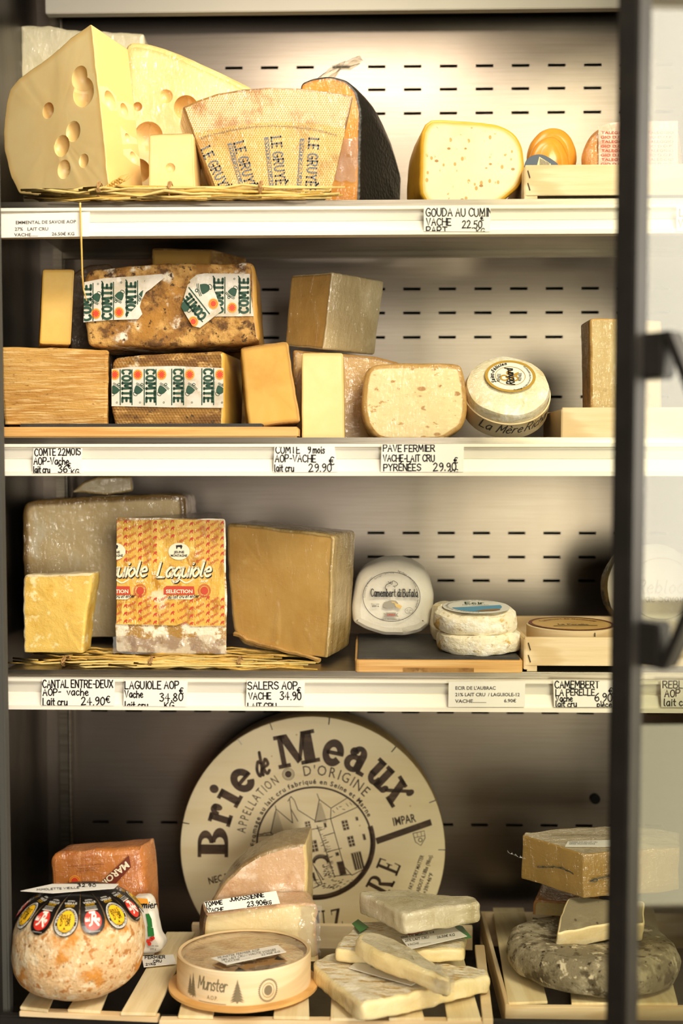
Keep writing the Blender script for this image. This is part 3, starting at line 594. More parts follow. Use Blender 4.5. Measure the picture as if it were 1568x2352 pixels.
# shelves with their label rails
def shelf(Z, ytop, ymid, ybot, n, x0):
    t = tag(reg(bpy.data.objects.new('shelf', None), (0, 0, Z), None), ['upper', 'middle', 'lower'][n] + ' steel shelf with a pale label rail along its front, ' + ['under the holed cheeses', 'under the rind blocks', 'under the wrapped drums'][n], 'shelf', 'steel shelves of the case')
    z_mid, z_bot = at(784, ymid, 0).z, at(784, ybot, -.014).z
    MB().box(x0+.002, .002, Z-.003, XR-.002, .27, Z).box(x0+.002, .262, Z-.012, XR-.002, .27, Z-.003).build('shelf_plate', M['shelf_steel'], t)
    MB().box(x0, -.004, z_mid, XR-.002, .002, Z+.0005, bev=.001).build('front_lip', M['shelf_steel'], t)
    h = z_mid - z_bot
    pr = [(-.004, z_mid), (-.013, z_mid), (-.013, z_mid-.0035), (-.0075, z_mid-.0045), (-.0075, z_mid-h*.46), (-.0105, z_mid-h*.5), (-.0145, z_bot+.006), (-.0175, z_bot+.005), (-.0175, z_bot), (-.004, z_bot)]
    MB().prism([(x0, y, z) for y, z in pr], (XR-.002-x0, 0, 0)).build('label_rail', M['rail_white'], t, sharp=.2)
    MB().box(x0+.001, -.0085, z_mid-h*.46, XR-.003, -.0072, z_mid-.006).build('rail_backing', M['rail_grey'], t)
    return t
shelf(Z1, 461, 480, 541, 0, at(-12, 470, 0).x)
shelf(Z2, 1005, 1020, 1093, 1, at(0, 1012, 0).x)
shelf(Z3, 1540, 1556, 1632, 2, at(11, 1545, 0).x)
# shop around the case
struct('floor', MB().box(-2.4, -3.8, -.02, 2.0, 1.4, 0), M['shop_floor'])
struct('ceiling', MB().box(-2.4, -3.8, 2.7, 2.0, 1.4, 2.72), M['ceiling'])
struct('wall_west', MB().box(-2.42, -3.8, 0, -2.4, 1.4, 2.7), M['shop_dark'])
w = MB(); w.box(-2.4, -3.82, 0, .2, -3.8, 2.7).box(1.7, -3.82, 0, 2.0, -3.8, 2.7).box(.2, -3.82, 0, 1.7, -3.8, .5).box(.2, -3.82, 2.35, 1.7, -3.8, 2.7); struct('wall_street', w, M['shop_dark'])
w = MB(); w.box(2.0, -3.8, 0, 2.02, -.9, 2.7).box(2.0, 1.2, 0, 2.02, 1.4, 2.7).box(2.0, -.9, 0, 2.02, 1.2, .08).box(2.0, -.9, 2.45, 2.02, 1.2, 2.7); struct('wall_east', w, M['shop_wall'])
w = MB(); w.box(-2.4, 1.4, 0, 2.0, 1.42, 2.7); struct('wall_rear', w, M['shop_wall'])
wt = MB(); wt.box(1.985, -.9, .86, 2.03, -.86, 2.45).box(1.985, 1.16, .86, 2.03, 1.2, 2.45).box(1.985, -.9, .86, 2.03, 1.2, .9).box(1.985, -.9, 2.41, 2.03, 1.2, 2.45); wo = struct('window_1', wt, M['rail_white'])
struct('pane', MB().box(2.012, -.9, .88, 2.016, 1.2, 2.45), M['day'], wo); struct('pane', MB().box(2.012, -.9, .08, 2.016, 1.2, .88), M['low_glow'], wo)  # lower panel is an added glow, there to brighten the door glass
ct = thing('table', 'brown wooden table with sheets of paper, mirrored in the door glass', 'table', (1.75, .2, 0))
MB().box(1.5, -.7, .70, 1.98, 1.1, .76, bev=.004).build('tabletop', M['counter'], ct); [MB().box(x-.02, y-.02, 0, x+.02, y+.02, .70).build('leg', M['counter'], ct) for x in (1.54, 1.94) for y in (-.64, 1.04)]
pa = MB(); pa.box(1.56, -.1, .761, 1.80, .30, .785); tag(pa.build('paper_stack', M['card']), 'stack of white paper lying on the brown table', 'paper')

# door: opened towards the camera, hinged on the right
EX, EY, DA = .2045, -.42, R(47)
dm = Matrix.Translation((EX, EY, 0)) @ Matrix.Rotation(-DA + math.pi*0, 4, 'Z')
dm = Matrix.Translation((EX, EY, 0)) @ Matrix.Rotation(math.radians(47), 4, 'Z')     # local x runs along the door to the hinge, local -y is its outer face
door = thing('glass_door', 'open glass door with a black metal frame at the right of the case', 'door', (EX, EY, .35))
dl, dz0, dz1 = .43, .35, 2.05
sti = MB().box(-.0085, -.008, dz0, .0125, .010, dz1, dm, .0015).build('front_stile', M['black_frame'], door)
MB().box(dl-.036, -.008, dz0, dl, .014, dz1, dm, .0015).build('hinge_stile', M['black_frame'], door)
MB().box(.0085, -.008, dz1-.04, dl-.036, .014, dz1, dm).build('top_rail', M['black_frame'], door)
MB().box(.0085, -.008, dz0, dl-.036, .014, dz0+.04, dm).build('bottom_rail', M['black_frame'], door)
MB().box(.008, .000, dz0+.03, dl-.034, .004, dz1-.03, dm).build('glass_pane', M['glass'], door)
hz1, hz0 = at(1500, 765, EY).z, at(1500, 1530, EY).z
hm = MB(); hx = .016
for za, zb_ in ((hz1-.035, hz1), (hz0, hz0+.035)):
    hm.box(hx-.011, -.024, za, hx+.011, 0, zb_, dm, .002)
pts = []
for k in range(25):
    t = k/24; y = -.022 - .036*math.sin(math.pi*t); pts.append((y, hz1 - (hz1-hz0)*t))
for k in range(24):
    (y0, z0), (y1, z1) = pts[k], pts[k+1]
    P = [dm @ V(q) for q in ((hx-.010, y0, z0), (hx-.010, y0-.007, z0), (hx-.010, y1-.007, z1), (hx-.010, y1, z1))]
    hm.prism(P, dm.to_3x3() @ V((.020, 0, 0)))
hm.build('bow_handle', M['black_frame'], sti, sharp=.4)

# ------------------------------------------------------------------ price cards
def price(name, label, corners, Y, prints, m='card', lean=0, roll=0, fr=None, group='price cards on the shelf rails', ink='marker'):
    fr = fr or frame(corners[0][0], corners[0][1], Y, 0, lean)
    P = [fr.w(*fr.q(*c)) for c in corners]; c = sum(P, V())/4
    t = thing(name, label, 'price card', (c.x, c.y, min(p.z for p in P)), group)
    cd_ = MB().prism(P, -fr.n*.0005).build('card', M[m], t, smooth=False)
    f = Flat()
    for p in prints:
        k = dict(p[5]) if len(p) > 5 else {}
        if p[0] == 'h': f.hand(p[1], p[2], p[3], p[4], k.pop('w', 3.2), **k)
        elif p[0] == 'f': f.fit(p[1], p[2], p[3], k.pop('width'), p[4], **k)
        else: f.text(p[1], p[2], p[3], p[4], **k)
    f.clip(corners); f.lay('lettering', fr, M[ink], cd_, .0003); return t
rc = lambda x0, y0, x1, y1, d=0: [(x0, y0+d), (x1, y0), (x1, y1-d), (x0, y1)]
YL = -.0185
price('price_card', 'wide printed price card for the holed savoy cheese, far left of the top rail', [(3, 492), (206, 487), (204, 543), (1, 546)], YL,
    [('f', 'EMMENTAL DE SAVOIE AOP', 36, 515, 10.5, dict(width=139, rot=1.0, bold=.02)), ('f', '27%   LAIT CRU', 34, 530, 10.5, dict(width=77, rot=.5, bold=.02)), ('f', 'VACHE......', 33, 543, 10.5, dict(width=54, bold=.02)), ('f', '26.50€ KG', 119, 541, 10.5, dict(width=52, rot=.5, bold=.02))], 'card_glossy', ink='print')
price('price_card', 'handwritten price card for the cumin gouda on the top rail', [(973, 474), (1126, 474), (1125, 532), (973, 531)], YL,
    [('h', 'GOUDA AU CUMIN', 978, 497, 18, dict(w=2.8, sx=.88, seed=2)), ('h', 'VACHE', 979, 518, 16, dict(w=2.8, sx=.95, seed=3)), ('h', '22.50', 1061, 524, 17, dict(w=2.8, sx=.9, seed=4)), ('h', '€', 1104, 507, 11, dict(w=2.4)), ('h', 'PART', 979, 537, 16, dict(w=2.8)), ('h', 'KG', 1094, 538, 13, dict(w=2.2))])
price('price_card', 'handwritten card for the 22 month comté at the left of the middle rail', [(77, 1030), (189, 1029), (186, 1086), (74, 1087)], YL,
    [('h', 'COMTE 22MOIS', 80, 1047, 16, dict(w=2.7, sx=.78, seed=5, rot=1)), ('h', 'AOP-Vache', 78, 1067, 16, dict(w=2.7, sx=.82, seed=6)), ('h', 'lait cru', 77, 1086, 15, dict(w=2.7, sx=.65, seed=7)), ('h', '36', 134, 1085, 17, dict(w=2.7)), ('h', '€', 156, 1076, 12, dict(w=2.4)), ('h', 'KG', 164, 1090, 12, dict(w=2.2))])
price('price_card', 'handwritten card for the 9 month comté at the centre of the middle rail', [(630, 1027), (768, 1025), (776, 1084), (627, 1085)], YL,
    [('h', 'COMTE', 633, 1041, 17, dict(w=2.7, sx=.85, seed=8)), ('h', '9 mois', 707, 1041, 16, dict(w=2.7, sx=.75, seed=9)), ('h', 'AOP-VACHE', 632, 1061, 16, dict(w=2.7, sx=.88, seed=10)), ('h', '€', 757, 1068, 18, dict(w=2.8)), ('h', 'lait cru', 630, 1083, 16, dict(w=2.7, sx=.72, seed=11)), ('h', '29.90', 709, 1083, 18, dict(w=2.7, seed=12))])
price('price_card', 'handwritten card for the pyrenees farm cheese on the middle rail', [(876, 1021), (1065, 1021), (1064, 1084), (874, 1084)], YL,
    [('h', 'PAVÉ FERMIER', 880, 1037, 15, dict(w=2.7, sx=.97, seed=13)), ('h', 'VACHE-LAIT CRU', 880, 1060, 15, dict(w=2.7, sx=.82, seed=14)), ('h', 'PYRÉNÉES', 881, 1081, 15, dict(w=2.7, sx=.98, seed=15)), ('h', '29.90', 995, 1081, 18, dict(w=2.7, seed=16)), ('h', '€', 1043, 1064, 13, dict(w=2.5)), ('h', 'KG', 1034, 1090, 12, dict(w=2.2))])
price('price_card', 'handwritten card for the cantal at the left of the lower rail', [(97, 1558), (264, 1559), (262, 1621), (94, 1620)], YL,
    [('h', 'CANTAL ENTRE-DEUX', 98, 1579, 17, dict(w=2.8, sx=.78, seed=17)), ('h', 'AOP-', 99, 1597, 15, dict(w=2.7, seed=18)), ('h', 'vache', 154, 1597, 16, dict(w=2.7, seed=19)), ('h', 'Lait cru', 99, 1620, 17, dict(w=2.8, sx=.78, seed=20)), ('h', '24.90', 187, 1619, 18, dict(w=2.8, seed=21)), ('h', '€', 244, 1614, 15, dict(w=2.5))])
price('price_card', 'handwritten card for the block in printed yellow wrap, on the lower rail', [(285, 1562), (431, 1563), (428, 1623), (283, 1621)], YL,
    [('h', 'LAGUIOLE AOP', 287, 1582, 17, dict(w=2.8, sx=.9, seed=22)), ('h', 'Vache', 287, 1602, 16, dict(w=2.7, sx=.8, seed=23)), ('h', '34.80', 367, 1610, 18, dict(w=2.8, seed=24)), ('h', '€', 413, 1594, 14, dict(w=2.5)), ('h', 'lait cru', 287, 1628, 17, dict(w=2.8, sx=.8, seed=25)), ('h', 'KG', 378, 1628, 15, dict(w=2.6))])
price('price_card', 'handwritten card for the golden salers block on the lower rail', [(567, 1563), (700, 1563), (698, 1622), (564, 1622)], YL,
    [('h', 'SALERS AOP', 569, 1583, 17, dict(w=2.8, sx=.95, seed=26)), ('h', 'VACHE', 571, 1606, 15, dict(w=2.7, sx=.92, seed=27)), ('h', '34.90', 643, 1607, 18, dict(w=2.8, sx=.92, seed=28)), ('h', '€', 683, 1592, 13, dict(w=2.5)), ('h', 'LAIT CRU', 569, 1630, 15, dict(w=2.7, sx=.85, seed=29))])
price('price_card', 'grey printed price card for the small soft discs on the lower rail', [(1030, 1566), (1206, 1564), (1205, 1624), (1029, 1624)], YL,
    [('f', "ECIR DE L'AUBRAC", 1045, 1584, 11, dict(width=93, bold=.02)), ('f', '21% LAIT CRU  / LAGUIOLE-12', 1045, 1599, 11, dict(width=148, bold=.02)), ('f', 'VACHE...........', 1045, 1614, 11, dict(width=71, bold=.02)), ('f', '6.90€', 1157, 1613, 11, dict(width=28, bold=.02))], 'card_glossy', ink='print')
price('price_card', 'handwritten card for the camembert, on the lower rail beside the black bar', [(1270, 1562), (1420, 1565), (1420, 1624), (1272, 1624)], YL,
    [('h', 'CAMEMBERT', 1274, 1580, 16, dict(w=2.8, sx=.9, seed=30)), ('h', 'LA PERELLE', 1276, 1597, 14, dict(w=2.6, sx=.95, seed=31)), ('h', '€', 1398, 1594, 14, dict(w=2.5)), ('h', 'Vache', 1276, 1611, 14, dict(w=2.6, sx=.85, seed=32)), ('h', '6.90', 1366, 1611, 18, dict(w=2.7, seed=33)), ('h', 'lait cru', 1276, 1624, 14, dict(w=2.6, sx=.88, seed=34)), ('h', 'pièce', 1371, 1624, 12, dict(w=2.5, seed=35))])
price('price_card', 'handwritten card seen through the door glass on the lower rail', [(1517, 1562), (1650, 1563), (1650, 1624), (1518, 1624)], YL,
    [('h', 'REBLOCHON', 1522, 1580, 16, dict(w=2.7, seed=36)), ('h', 'AOP', 1526, 1600, 16, dict(w=2.7, seed=37)), ('h', 'lait cru', 1524, 1621, 16, dict(w=2.7, seed=38))])
price('price_card', 'handwritten card seen through the door glass on the top rail', [(1553, 474), (1680, 474), (1680, 532), (1553, 531)], YL,
    [('h', 'VACHE', 1558, 520, 16, dict(w=2.7, seed=39)), ('h', 'LAIT', 1560, 497, 16, dict(w=2.7, seed=40))])
# ------------------------------------------------------------------ straw mats
def straw_mesh(seed, n=7):
    rn = random.Random(seed); pts = [(0, (rn.random()-.5)*.006, (rn.random()-.5)*.004)]
    for k in range(1, n): pts.append((k/(n-1), (rn.random()-.5)*.008, (rn.random()-.5)*.006))
    b = MB(); r = rn.uniform(.0009, .0017); b.tube(pts, [r*(1.35 if k == n//2 else 1)*(1-.25*k/n) for k in range(n)], 6)
    me = bpy.data.meshes.new('straw'); me.from_pydata([tuple(v) for v in b.v], [], b.f); me.materials.append(M['straw' if seed % 3 else 'straw_pale']); me.shade_smooth(); return me
SM = [straw_mesh(k) for k in range(8)]
def straw_mat(label, Z, x0, x1, rows, seed, ties):
    rn = random.Random(seed); t = thing('straw_mat', label, 'mat', ((x0+x1)/2, 0, Z))
    for (y, h, cnt) in rows:
        for k in range(cnt):
            a = x0 + (x1-x0)*rn.random()*.45 - (.012 if rn.random() < .2 else 0); L = (x1-x0)*rn.uniform(.35, .75); b_ = min(a+L, x1+rn.uniform(-.012, .008))
            m = Matrix.Translation((a, y+rn.uniform(-.004, .004), Z+h+rn.uniform(-.0008, .0008))) @ Matrix.Rotation(rn.uniform(-.025, .025), 4, 'Z') @ Matrix.Rotation(rn.uniform(-.004, .002), 4, 'Y') @ Matrix.Diagonal((b_-a, 1, 1, 1))
            inst('straw', SM[rn.randrange(8)], m, t)
    ys = [r_[0] for r_ in rows[:5]]; hs = [r_[1] for r_ in rows[:5]]
    for tx in ties:
        b = MB()
        for dx in (-.0012, .0012, .003):
            P = [(tx+dx*math.sin(k), min(ys)-.004 + (max(ys)-min(ys)+.008)*(.5-.5*math.cos(2*math.pi*k/14)), Z+.0014+(max(hs)+.005)*(.5+.5*math.sin(2*math.pi*k/14))) for k in range(15)]
            b.tube(P, .0008, 5, False)
        b.build('twine_tie', M['twine'], t)
    return t
xm0, xm1 = at(30, 455, 0).x, at(778, 455, 0).x
mat1 = straw_mat('golden straw mat tied with twine under the holed cheeses on the top shelf', Z1, xm0, xm1, [(-.012, .0025, 7), (-.010, .007, 7), (-.006, .0115, 7), (-.002, .015, 8), (.004, .016, 6), (.010, .0145, 4), (.018, .0135, 5), (.026, .0135, 5), (.04, .0135, 5), (.055, .0135, 5), (.07, .0135, 4)], 3, [at(x, 455, 0).x for x in (232, 393, 600)])
xm2, xm3 = at(18, 1510, .03).x, at(718, 1510, .03).x
mat2 = straw_mat('straw mat under the wrapped drums on the lower shelf', Z3, xm2, xm3, [(.009, .0034, 6), (.012, .0050, 6), (.017, .0060, 6), (.022, .0062, 5), (.030, .0050, 6), (.038, .0048, 5), (.048, .0048, 5), (.058, .0048, 5), (.07, .0048, 5), (.085, .0048, 5), (.10, .0048, 4), (.115, .0048, 4)], 9, [at(x, 1515, .01).x for x in (145, 345, 548)])
# wheat ear resting on the front of the upper mat
e0, e1 = at(236, 440, -.006), at(283, 411, -.006); b = MB(); b.tube([at(205, 458, -.008), at(222, 450, -.007), e0, e1], [.0009, .0009, .0009, .0005], 6); rn = random.Random(5)
d = (e1-e0)
for k in range(16):
    p = e0 + d*(k/17); s = 1 if k % 2 else -1
    q = p + d*.16 + V((s*.0035*d.z/d.length, rn.uniform(-.003, 0), -s*.0035*d.x/d.length)); b.tube([p, (p+q)/2+V((0, -.001, 0)), q], [.0006, .0019, .0004], 6)
    b.tube([q, q + d*.45 + V((rn.uniform(-.002, .002), 0, s*.004))], [.0003, .00012], 4)
b.build('wheat_ear', M['straw'], mat1)
# loose stem that hangs over the rail
b = MB(); b.tube([at(184, 466, -.022), at(185, 500, -.023), at(187, 560, -.022), at(189, 630, -.018), at(192, 665, -.016), at(199, 691, -.015)], [.0012, .0012, .0011, .001, .0009, .0006], 6)
tag(b.build('loose_straw', M['straw']), 'single loose straw stem hanging over the top rail down to the comté', 'straw')
# ------------------------------------------------------------------ top shelf
zs = Z1 + .0155
fr = frame(250, 440, .028, -31)
def ball(fr, px, py, rpx, inn, st=(1, 1, 1)):
    a, b_ = fr.q(px, py); d = (fr.w(a, b_)-CAM).length; r = rpx*d/F; return (fr.w(a, b_, r*inn), r, st)
ext = at(331, 437, .10) - at(250, 440, .028); ext.z = 0
u2 = ext.normalized(); e1 = fr.w(*fr.q(210, 54)) - fr.w(*fr.q(252, 442)); v2 = (e1 - u2*u2.dot(e1)).normalized(); n2 = u2.cross(v2); n2 = n2 if n2.y < 0 else -n2
fr2 = Fr(fr.w(*fr.q(252, 442)), u2, v2, n2)
balls = [ball(fr, 183, 178, 25, .35), ball(fr, 192, 212, 30, .05), ball(fr, 110, 254, 19, .5), ball(fr, 168, 302, 24, -.45), ball(fr, 142, 335, 23, -.25), ball(fr, 192, 369, 17, -.5), ball(fr, 147, 389, 20, .1),
         ball(fr2, 253, 231, 20, 0), ball(fr2, 286, 252, 14, .2), ball(fr2, 294, 318, 11, -.1), ball(fr2, 306, 362, 13, -.2)]
cheese('cheese_wedge', 'big tall wedge of pale cheese with large round eyes, far left of the top shelf',
    [(210, 54), (252, 442), (200, 447), (100, 449), (44, 445), (26, 408), (10, 345), (8, 300), (14, 245), (24, 205), (40, 185), (110, 131), (165, 86)], fr, .1,
    [M['emmental'], M['emmental_rind'], M['emmental']], ext=ext, sidef=lambda x, y: 2 if x > .9 else 1, back=2, parts=('paste', 'rind', 'paste'), balls=balls, r=.0015, jit=.0006, zmin=zs, seed=1, sharp=.3)
fr = frame(400, 440, .150)
balls = [ball(fr, 341, 313, 33, .35), ball(fr, 427, 247, 27, .3), ball(fr, 381, 221, 17, -.5), ball(fr, 318, 392, 26, .2), ball(fr, 316, 245, 10, .3)]
cheese('cheese_wedge', 'great arched half wheel in clear wrap behind the big holed wedge',
    [(284, 92), (345, 97), (430, 128), (515, 168), (585, 203), (640, 250), (670, 310), (672, 470), (284, 470)], fr, .11, [M['emmental_wrapped'], M['emmental_rind'], M['emmental_wrapped']], balls=balls, r=.008, dome=.0, rad=.02, zmin=Z1+.001, seed=2, parts=('paste', 'rind', 'paste'), sharp=.3)
fr = frame(110, 300, .25)
cheese('cheese_block', 'ivory block in shiny crumpled wrap at the back left corner of the top shelf', [(44, 58), (120, 60), (200, 68), (330, 75), (330, 470), (30, 470), (36, 250)], fr, .06,
    [M['pale_wrapped'], M['pale_wrapped'], M['pale_wrapped']], r=.006, zmin=Z1+.001, seed=3, jit=.0016, parts=('paste', 'side', 'paste'))
fr = frame(395, 435, .036)
cheese('cheese_block', 'small upright pale block with one round eye, in front of the arched half wheel', [(342, 309), (443, 305), (449, 440), (341, 440)], fr, .05,
    [M['emmental'], M['thin_rind'], M['emmental']], balls=[ball(fr, 391, 386, 12, -.45)], r=.0012, sidef=lambda x, y: 1 if y > .8 else 2, parts=('paste', 'rind', 'paste'), zmin=Z1+.0165, seed=4, jit=.0004, sharp=.3)
# wedge with the printed honeycomb rind
fr = frame(620, 430, .050)
gr = cheese('cheese_wedge', 'fan shaped wedge with honeycomb rind and blue printed lettering, centre of the top shelf',
    [(418, 246), (450, 231), (500, 214), (560, 203), (620, 200), (690, 203), (760, 211), (812, 220), (762, 440), (700, 452), (498, 452)], fr, .08, [M['gruyere'], M['brown_side'], M['brown_side']], ext=V((-.016, .068, 0)), r=.003, jit=.0005, zmin=Z1+.0165, parts=('rind', 'wrapped_side', 'wrapped_side'), seed=5, rad=.003)
cx, cy = 622, 640      # centre of the printed circles in the picture of the rind
f = Flat(); P = [(cx + 355*math.sin(R(a)), cy - 355*math.cos(R(a))) for a in (-31, -25, -18, -10, 0, 10, 18, 25, 29)]
P = [(445, 305), (480, 300), (540, 289), (600, 282), (660, 281), (720, 284), (770, 292), (793, 298), (761, 439), (699, 449), (503, 449)]
f.poly(P); gband = f.lay('printed_band', fr, M['gruyere_ink'], gr, .0015)
f = Flat(); f2 = Flat()
f.arc('AOP Enr. Fromage de Suisse Switzerland Gruyere AOP Gruyere Certification AOP OIC 5033 Rohmilch', 628, 790, 497, -19.5, 7.5, span=36.5)
for (x0, y0, x1, y1, xs, ys, cut) in ((462, 346, 505, 432, 0, 0, 0), (538, 331, 571, 452, 523, 331, 1), (623, 317, 637, 450, 607, 317, 1), (710, 319, 702, 440, 689, 319, 1)):
    ang = math.degrees(math.atan2(-(y1-y0), x1-x0)); 
    f2.hand('LE GRUYÈRE', x0, y0, 22, 3.6, rot=ang, sx=.82, serif=.9, jit=0, gap=3.0)
    if cut:
        c_, s_ = math.cos(R(ang)), math.sin(R(ang)); L = 132; h = 10
        bar = Flat(); bar.poly([(xs, ys), (xs + c_*L, ys - s_*L), (xs + c_*L - s_*h, ys - s_*L - c_*h), (xs - s_*h, ys - c_*h)]); f2.add(bar.v, bar.f)
f.clip(P); f2.clip(P); f.lay('small_lettering', fr, M['print'], gband, .0019)
M['blue_ink'] = mat('slate_blue_ink', '#4c5a72', [('#8b8267', 'h', 330, .42, .28)], rough=.5)
f2.lay('blue_lettering', fr, M['blue_ink'], gband, .0019)
f3 = Flat()
for (x0, y0, x1, y1, xs, ys) in ((538, 331, 571, 452, 524, 335), (623, 317, 637, 450, 608, 322), (710, 319, 702, 440, 690, 324)):
    ang = math.degrees(math.atan2(-(y1-y0), x1-x0)); c_, s_ = math.cos(R(ang)), math.sin(R(ang)); f3.fit('SWITZERLAND', xs - s_*1.4, ys - c_*1.4, 125, 9, rot=ang, bold=.02)
f3.clip(P); f3.lay('pale_lettering', fr, M['gruyere_ink'], gband, .0022)
# old orange cheese in black wax with a twisted bag
fr = frame(760, 458, .125, -8)
bx = cheese('cheese_wedge', 'aged orange wedge with black wax rind in a twisted clear bag', [(688, 192), (715, 180), (758, 174), (795, 184), (818, 208), (829, 250), (828, 330), (825, 475), (690, 475)], fr, .1,
    [M['orange'], M['blackwax'], M['orange']], ext=V((.066, .10, -.002)), r=.003, taper=.52, tpow=2.1, anchor=(790, 475), ns=9, zmin=Z1+.001, seed=6, rad=.006)
b = MB(); rn = random.Random(8); p0 = at(745, 186, .15); ax = at(812, 146, .16) - p0
rings = []
for k, (t, w) in enumerate(((0, .030), (.25, .024), (.45, .011), (.62, .007), (.8, .010), (1.0, .013), (1.25, .004))):
    c = p0 + ax*t + V((0, 0, .006*math.sin(t*3))); 
    rings.append([c + V((math.cos(a)*w*.6*(1+.35*math.sin(5*a+k)), math.sin(a)*w*.8, math.cos(a)*w*.55*(1+.3*math.sin(4*a+k)))) for a in [2*math.pi*j/20 for j in range(20)]])
b.add([p for r_ in rings for p in r_], [[i*20+j, i*20+(j+1) % 20, (i+1)*20+(j+1) % 20, (i+1)*20+j] for i in range(len(rings)-1) for j in range(20)])
b.build('twisted_bag', M['film_dense'], bx)
vs = []; fs = []
for i in range(9):
    for j in range(12):
        x, y = 764 + i*7.4 + j*-.6, 320 + j*11; p = fr.w(*fr.q(min(x, 824), y), -.003); vs.append(p + noise.noise_vector(p*120)*.004)
fs = [[i*12+j, (i+1)*12+j, (i+1)*12+j+1, i*12+j+1] for i in range(8) for j in range(9)]
mk('crumpled_wrap', vs, fs, M['film_dense'], bx)
# cumin gouda
fr = frame(1080, 458, .050, 2)
cheese('cheese_wedge', 'half wheel of pale cheese speckled with cumin seeds and rimmed in yellow wax', [(968, 271), (1060, 276), (1135, 283), (1175, 298), (1198, 328), (1207, 380), (1197, 425), (1168, 452), (1130, 478), (961, 478)], fr, .1,
    [M['gouda'], M['gouda_rind'], M['gouda']], ext=V((-.016, .10, 0)), taper=.93, anchor=(1080, 478), tpow=2, r=.004, rad=.03, zmin=Z1+.001, seed=7, caprings=(.3, .6, .78, .86, .93))
# thin wooden crate with smoked cheeses
def crate(name, label, x0, x1, ytop, ybot, Y, D, Zf, staple_x, nstap=2, t=.004, group=None, leftx=None, back_up=0):
    a, b_ = at(x0, ytop, Y), at(x1, ybot, Y); z0, z1 = b_.z, a.z; xa, xb = a.x, b_.x
    r = thing(name, label, 'crate', ((xa+xb)/2, Y+D/2, Zf))
    fb_ = MB().box(xa, Y, z0, xb, Y+t, z1, bev=.0006).build('front_board', M['wood'], r)
    MB().box(xa, Y+D-t, z0, xb, Y+D, z1+back_up, bev=.0006).build('back_board', M['wood'], r)
    for k, x in enumerate((xa-.001, xb-t)): MB().box(x, Y+.0005, min(z0, Zf+.002), x+t, Y+D-.0005, z1-.002 if not back_up else z1+back_up*.4, bev=.0006).build('side_board', M['wood'], r)
    MB().box(xa+t, Y+t, z0+.001, xb-t, Y+D-t, z0+.004).build('base_board', M['wood'], r)
    for x in (xa+.003, xb-.016): MB().box(x, Y+.001, Zf, x+.012, Y+.012, z0).build('corner_foot', M['wood'], r)
    for k in range(nstap):
        y = ytop + (ybot-ytop)*(.30 + .42*k); MB().tube([at(staple_x, y-8, Y-.0008), at(staple_x+5, y+9, Y-.0008)], .0006, 5).build('staple', M['staple'], fb_)
    return r
crate('wooden_crate', 'thin wooden crate holding smoked cheeses at the right of the top shelf', 1206, 1640, 379, 447, .030, .17, Z1, 1212)
fr = frame(1272, 345, .135, 0, 0)
cheese('smoked_cheese', 'rear glossy orange-brown smoked cheese standing in the top crate', [(1212, 350), (1222, 318), (1243, 295), (1270, 285), (1298, 292), (1320, 315), (1331, 352), (1322, 395), (1290, 420), (1245, 420), (1216, 395)], fr, .03, [M['smoked']]*3, parts=('skin', 'skin', 'skin'), r=.014, rad=.03, dome=.006, zmin=Z1+.012, seed=8)
fr = frame(1262, 360, .095, 0, 8)
sm = cheese('smoked_cheese', 'front smoked cheese with a flattened face in the top crate', [(1216, 362), (1226, 330), (1245, 312), (1270, 305), (1292, 318), (1309, 350), (1314, 385), (1300, 415), (1262, 425), (1225, 415)], fr, .034, [M['smoked']]*3, parts=('skin', 'skin', 'skin'), r=.012, rad=.03, dome=.004, zmin=Z1+.012, seed=9)
fr = frame(1235, 372, .060)
bc = cheese('product_label', 'dark blue curved label with a barcode leaning on the smoked cheeses', [(1202, 385), (1208, 366), (1225, 355), (1245, 354), (1262, 362), (1285, 378), (1280, 400), (1206, 402)], fr, .0012, [M['blue_card']]*3, parts=('card', 'card', 'card'), r=.0004, rad=.01, jit=0, cat='label', zmin=Z1+.0125)
f = Flat(); f.poly([(1238, 360), (1264, 376), (1266, 390), (1230, 390)]); bp_ = f.lay('barcode_patch', fr, M['wood'], bc, .0004)
f = Flat(); [f.poly([(1240+k*3.2, 364+k*1.6), (1241.5+k*3.2, 364.7+k*1.6), (1240.0+k*3.2, 390), (1238.5+k*3.2, 390)]) for k in range(7)]; f.lay('barcode_print', fr, M['marker'], bp_, .0007)
fr = frame(1400, 345, .10, -14)
tl = cheese('cheese_round', 'orange cheese wrapped in pink printed paper at the right end of the top crate', [(1332, 372), (1336, 340), (1350, 312), (1372, 292), (1400, 280), (1425, 277), (1560, 274), (1570, 420), (1345, 420)], fr, .06,
    [M['orange_rind'], M['orange_rind'], M['orange_rind']], parts=('skin', 'skin', 'skin'), r=.012, rad=.02, zmin=Z1+.012, seed=10, jit=.001)
f = Flat(); f.poly([(1374, 292), (1402, 284), (1428, 281), (1556, 279), (1556, 410), (1374, 410)]); pw_ = f.lay('paper_wrap', fr, M['pink_paper'], tl, .0024)
f = Flat()
for k in range(9): f.fit(['TALEGGIO D.O.P. TALEGGIO', 'GIO D.O.P. TALEGGIO D.O.P.'][k % 2], 1376 + (k % 2)*-2 + 5, 309 + k*10.3, 165, 8.5, bold=.01)
f.clip([(1375, 286), (1552, 282), (1552, 408), (1375, 408)]); f.lay('red_lettering', fr, M['red_ink'], pw_, .0029)

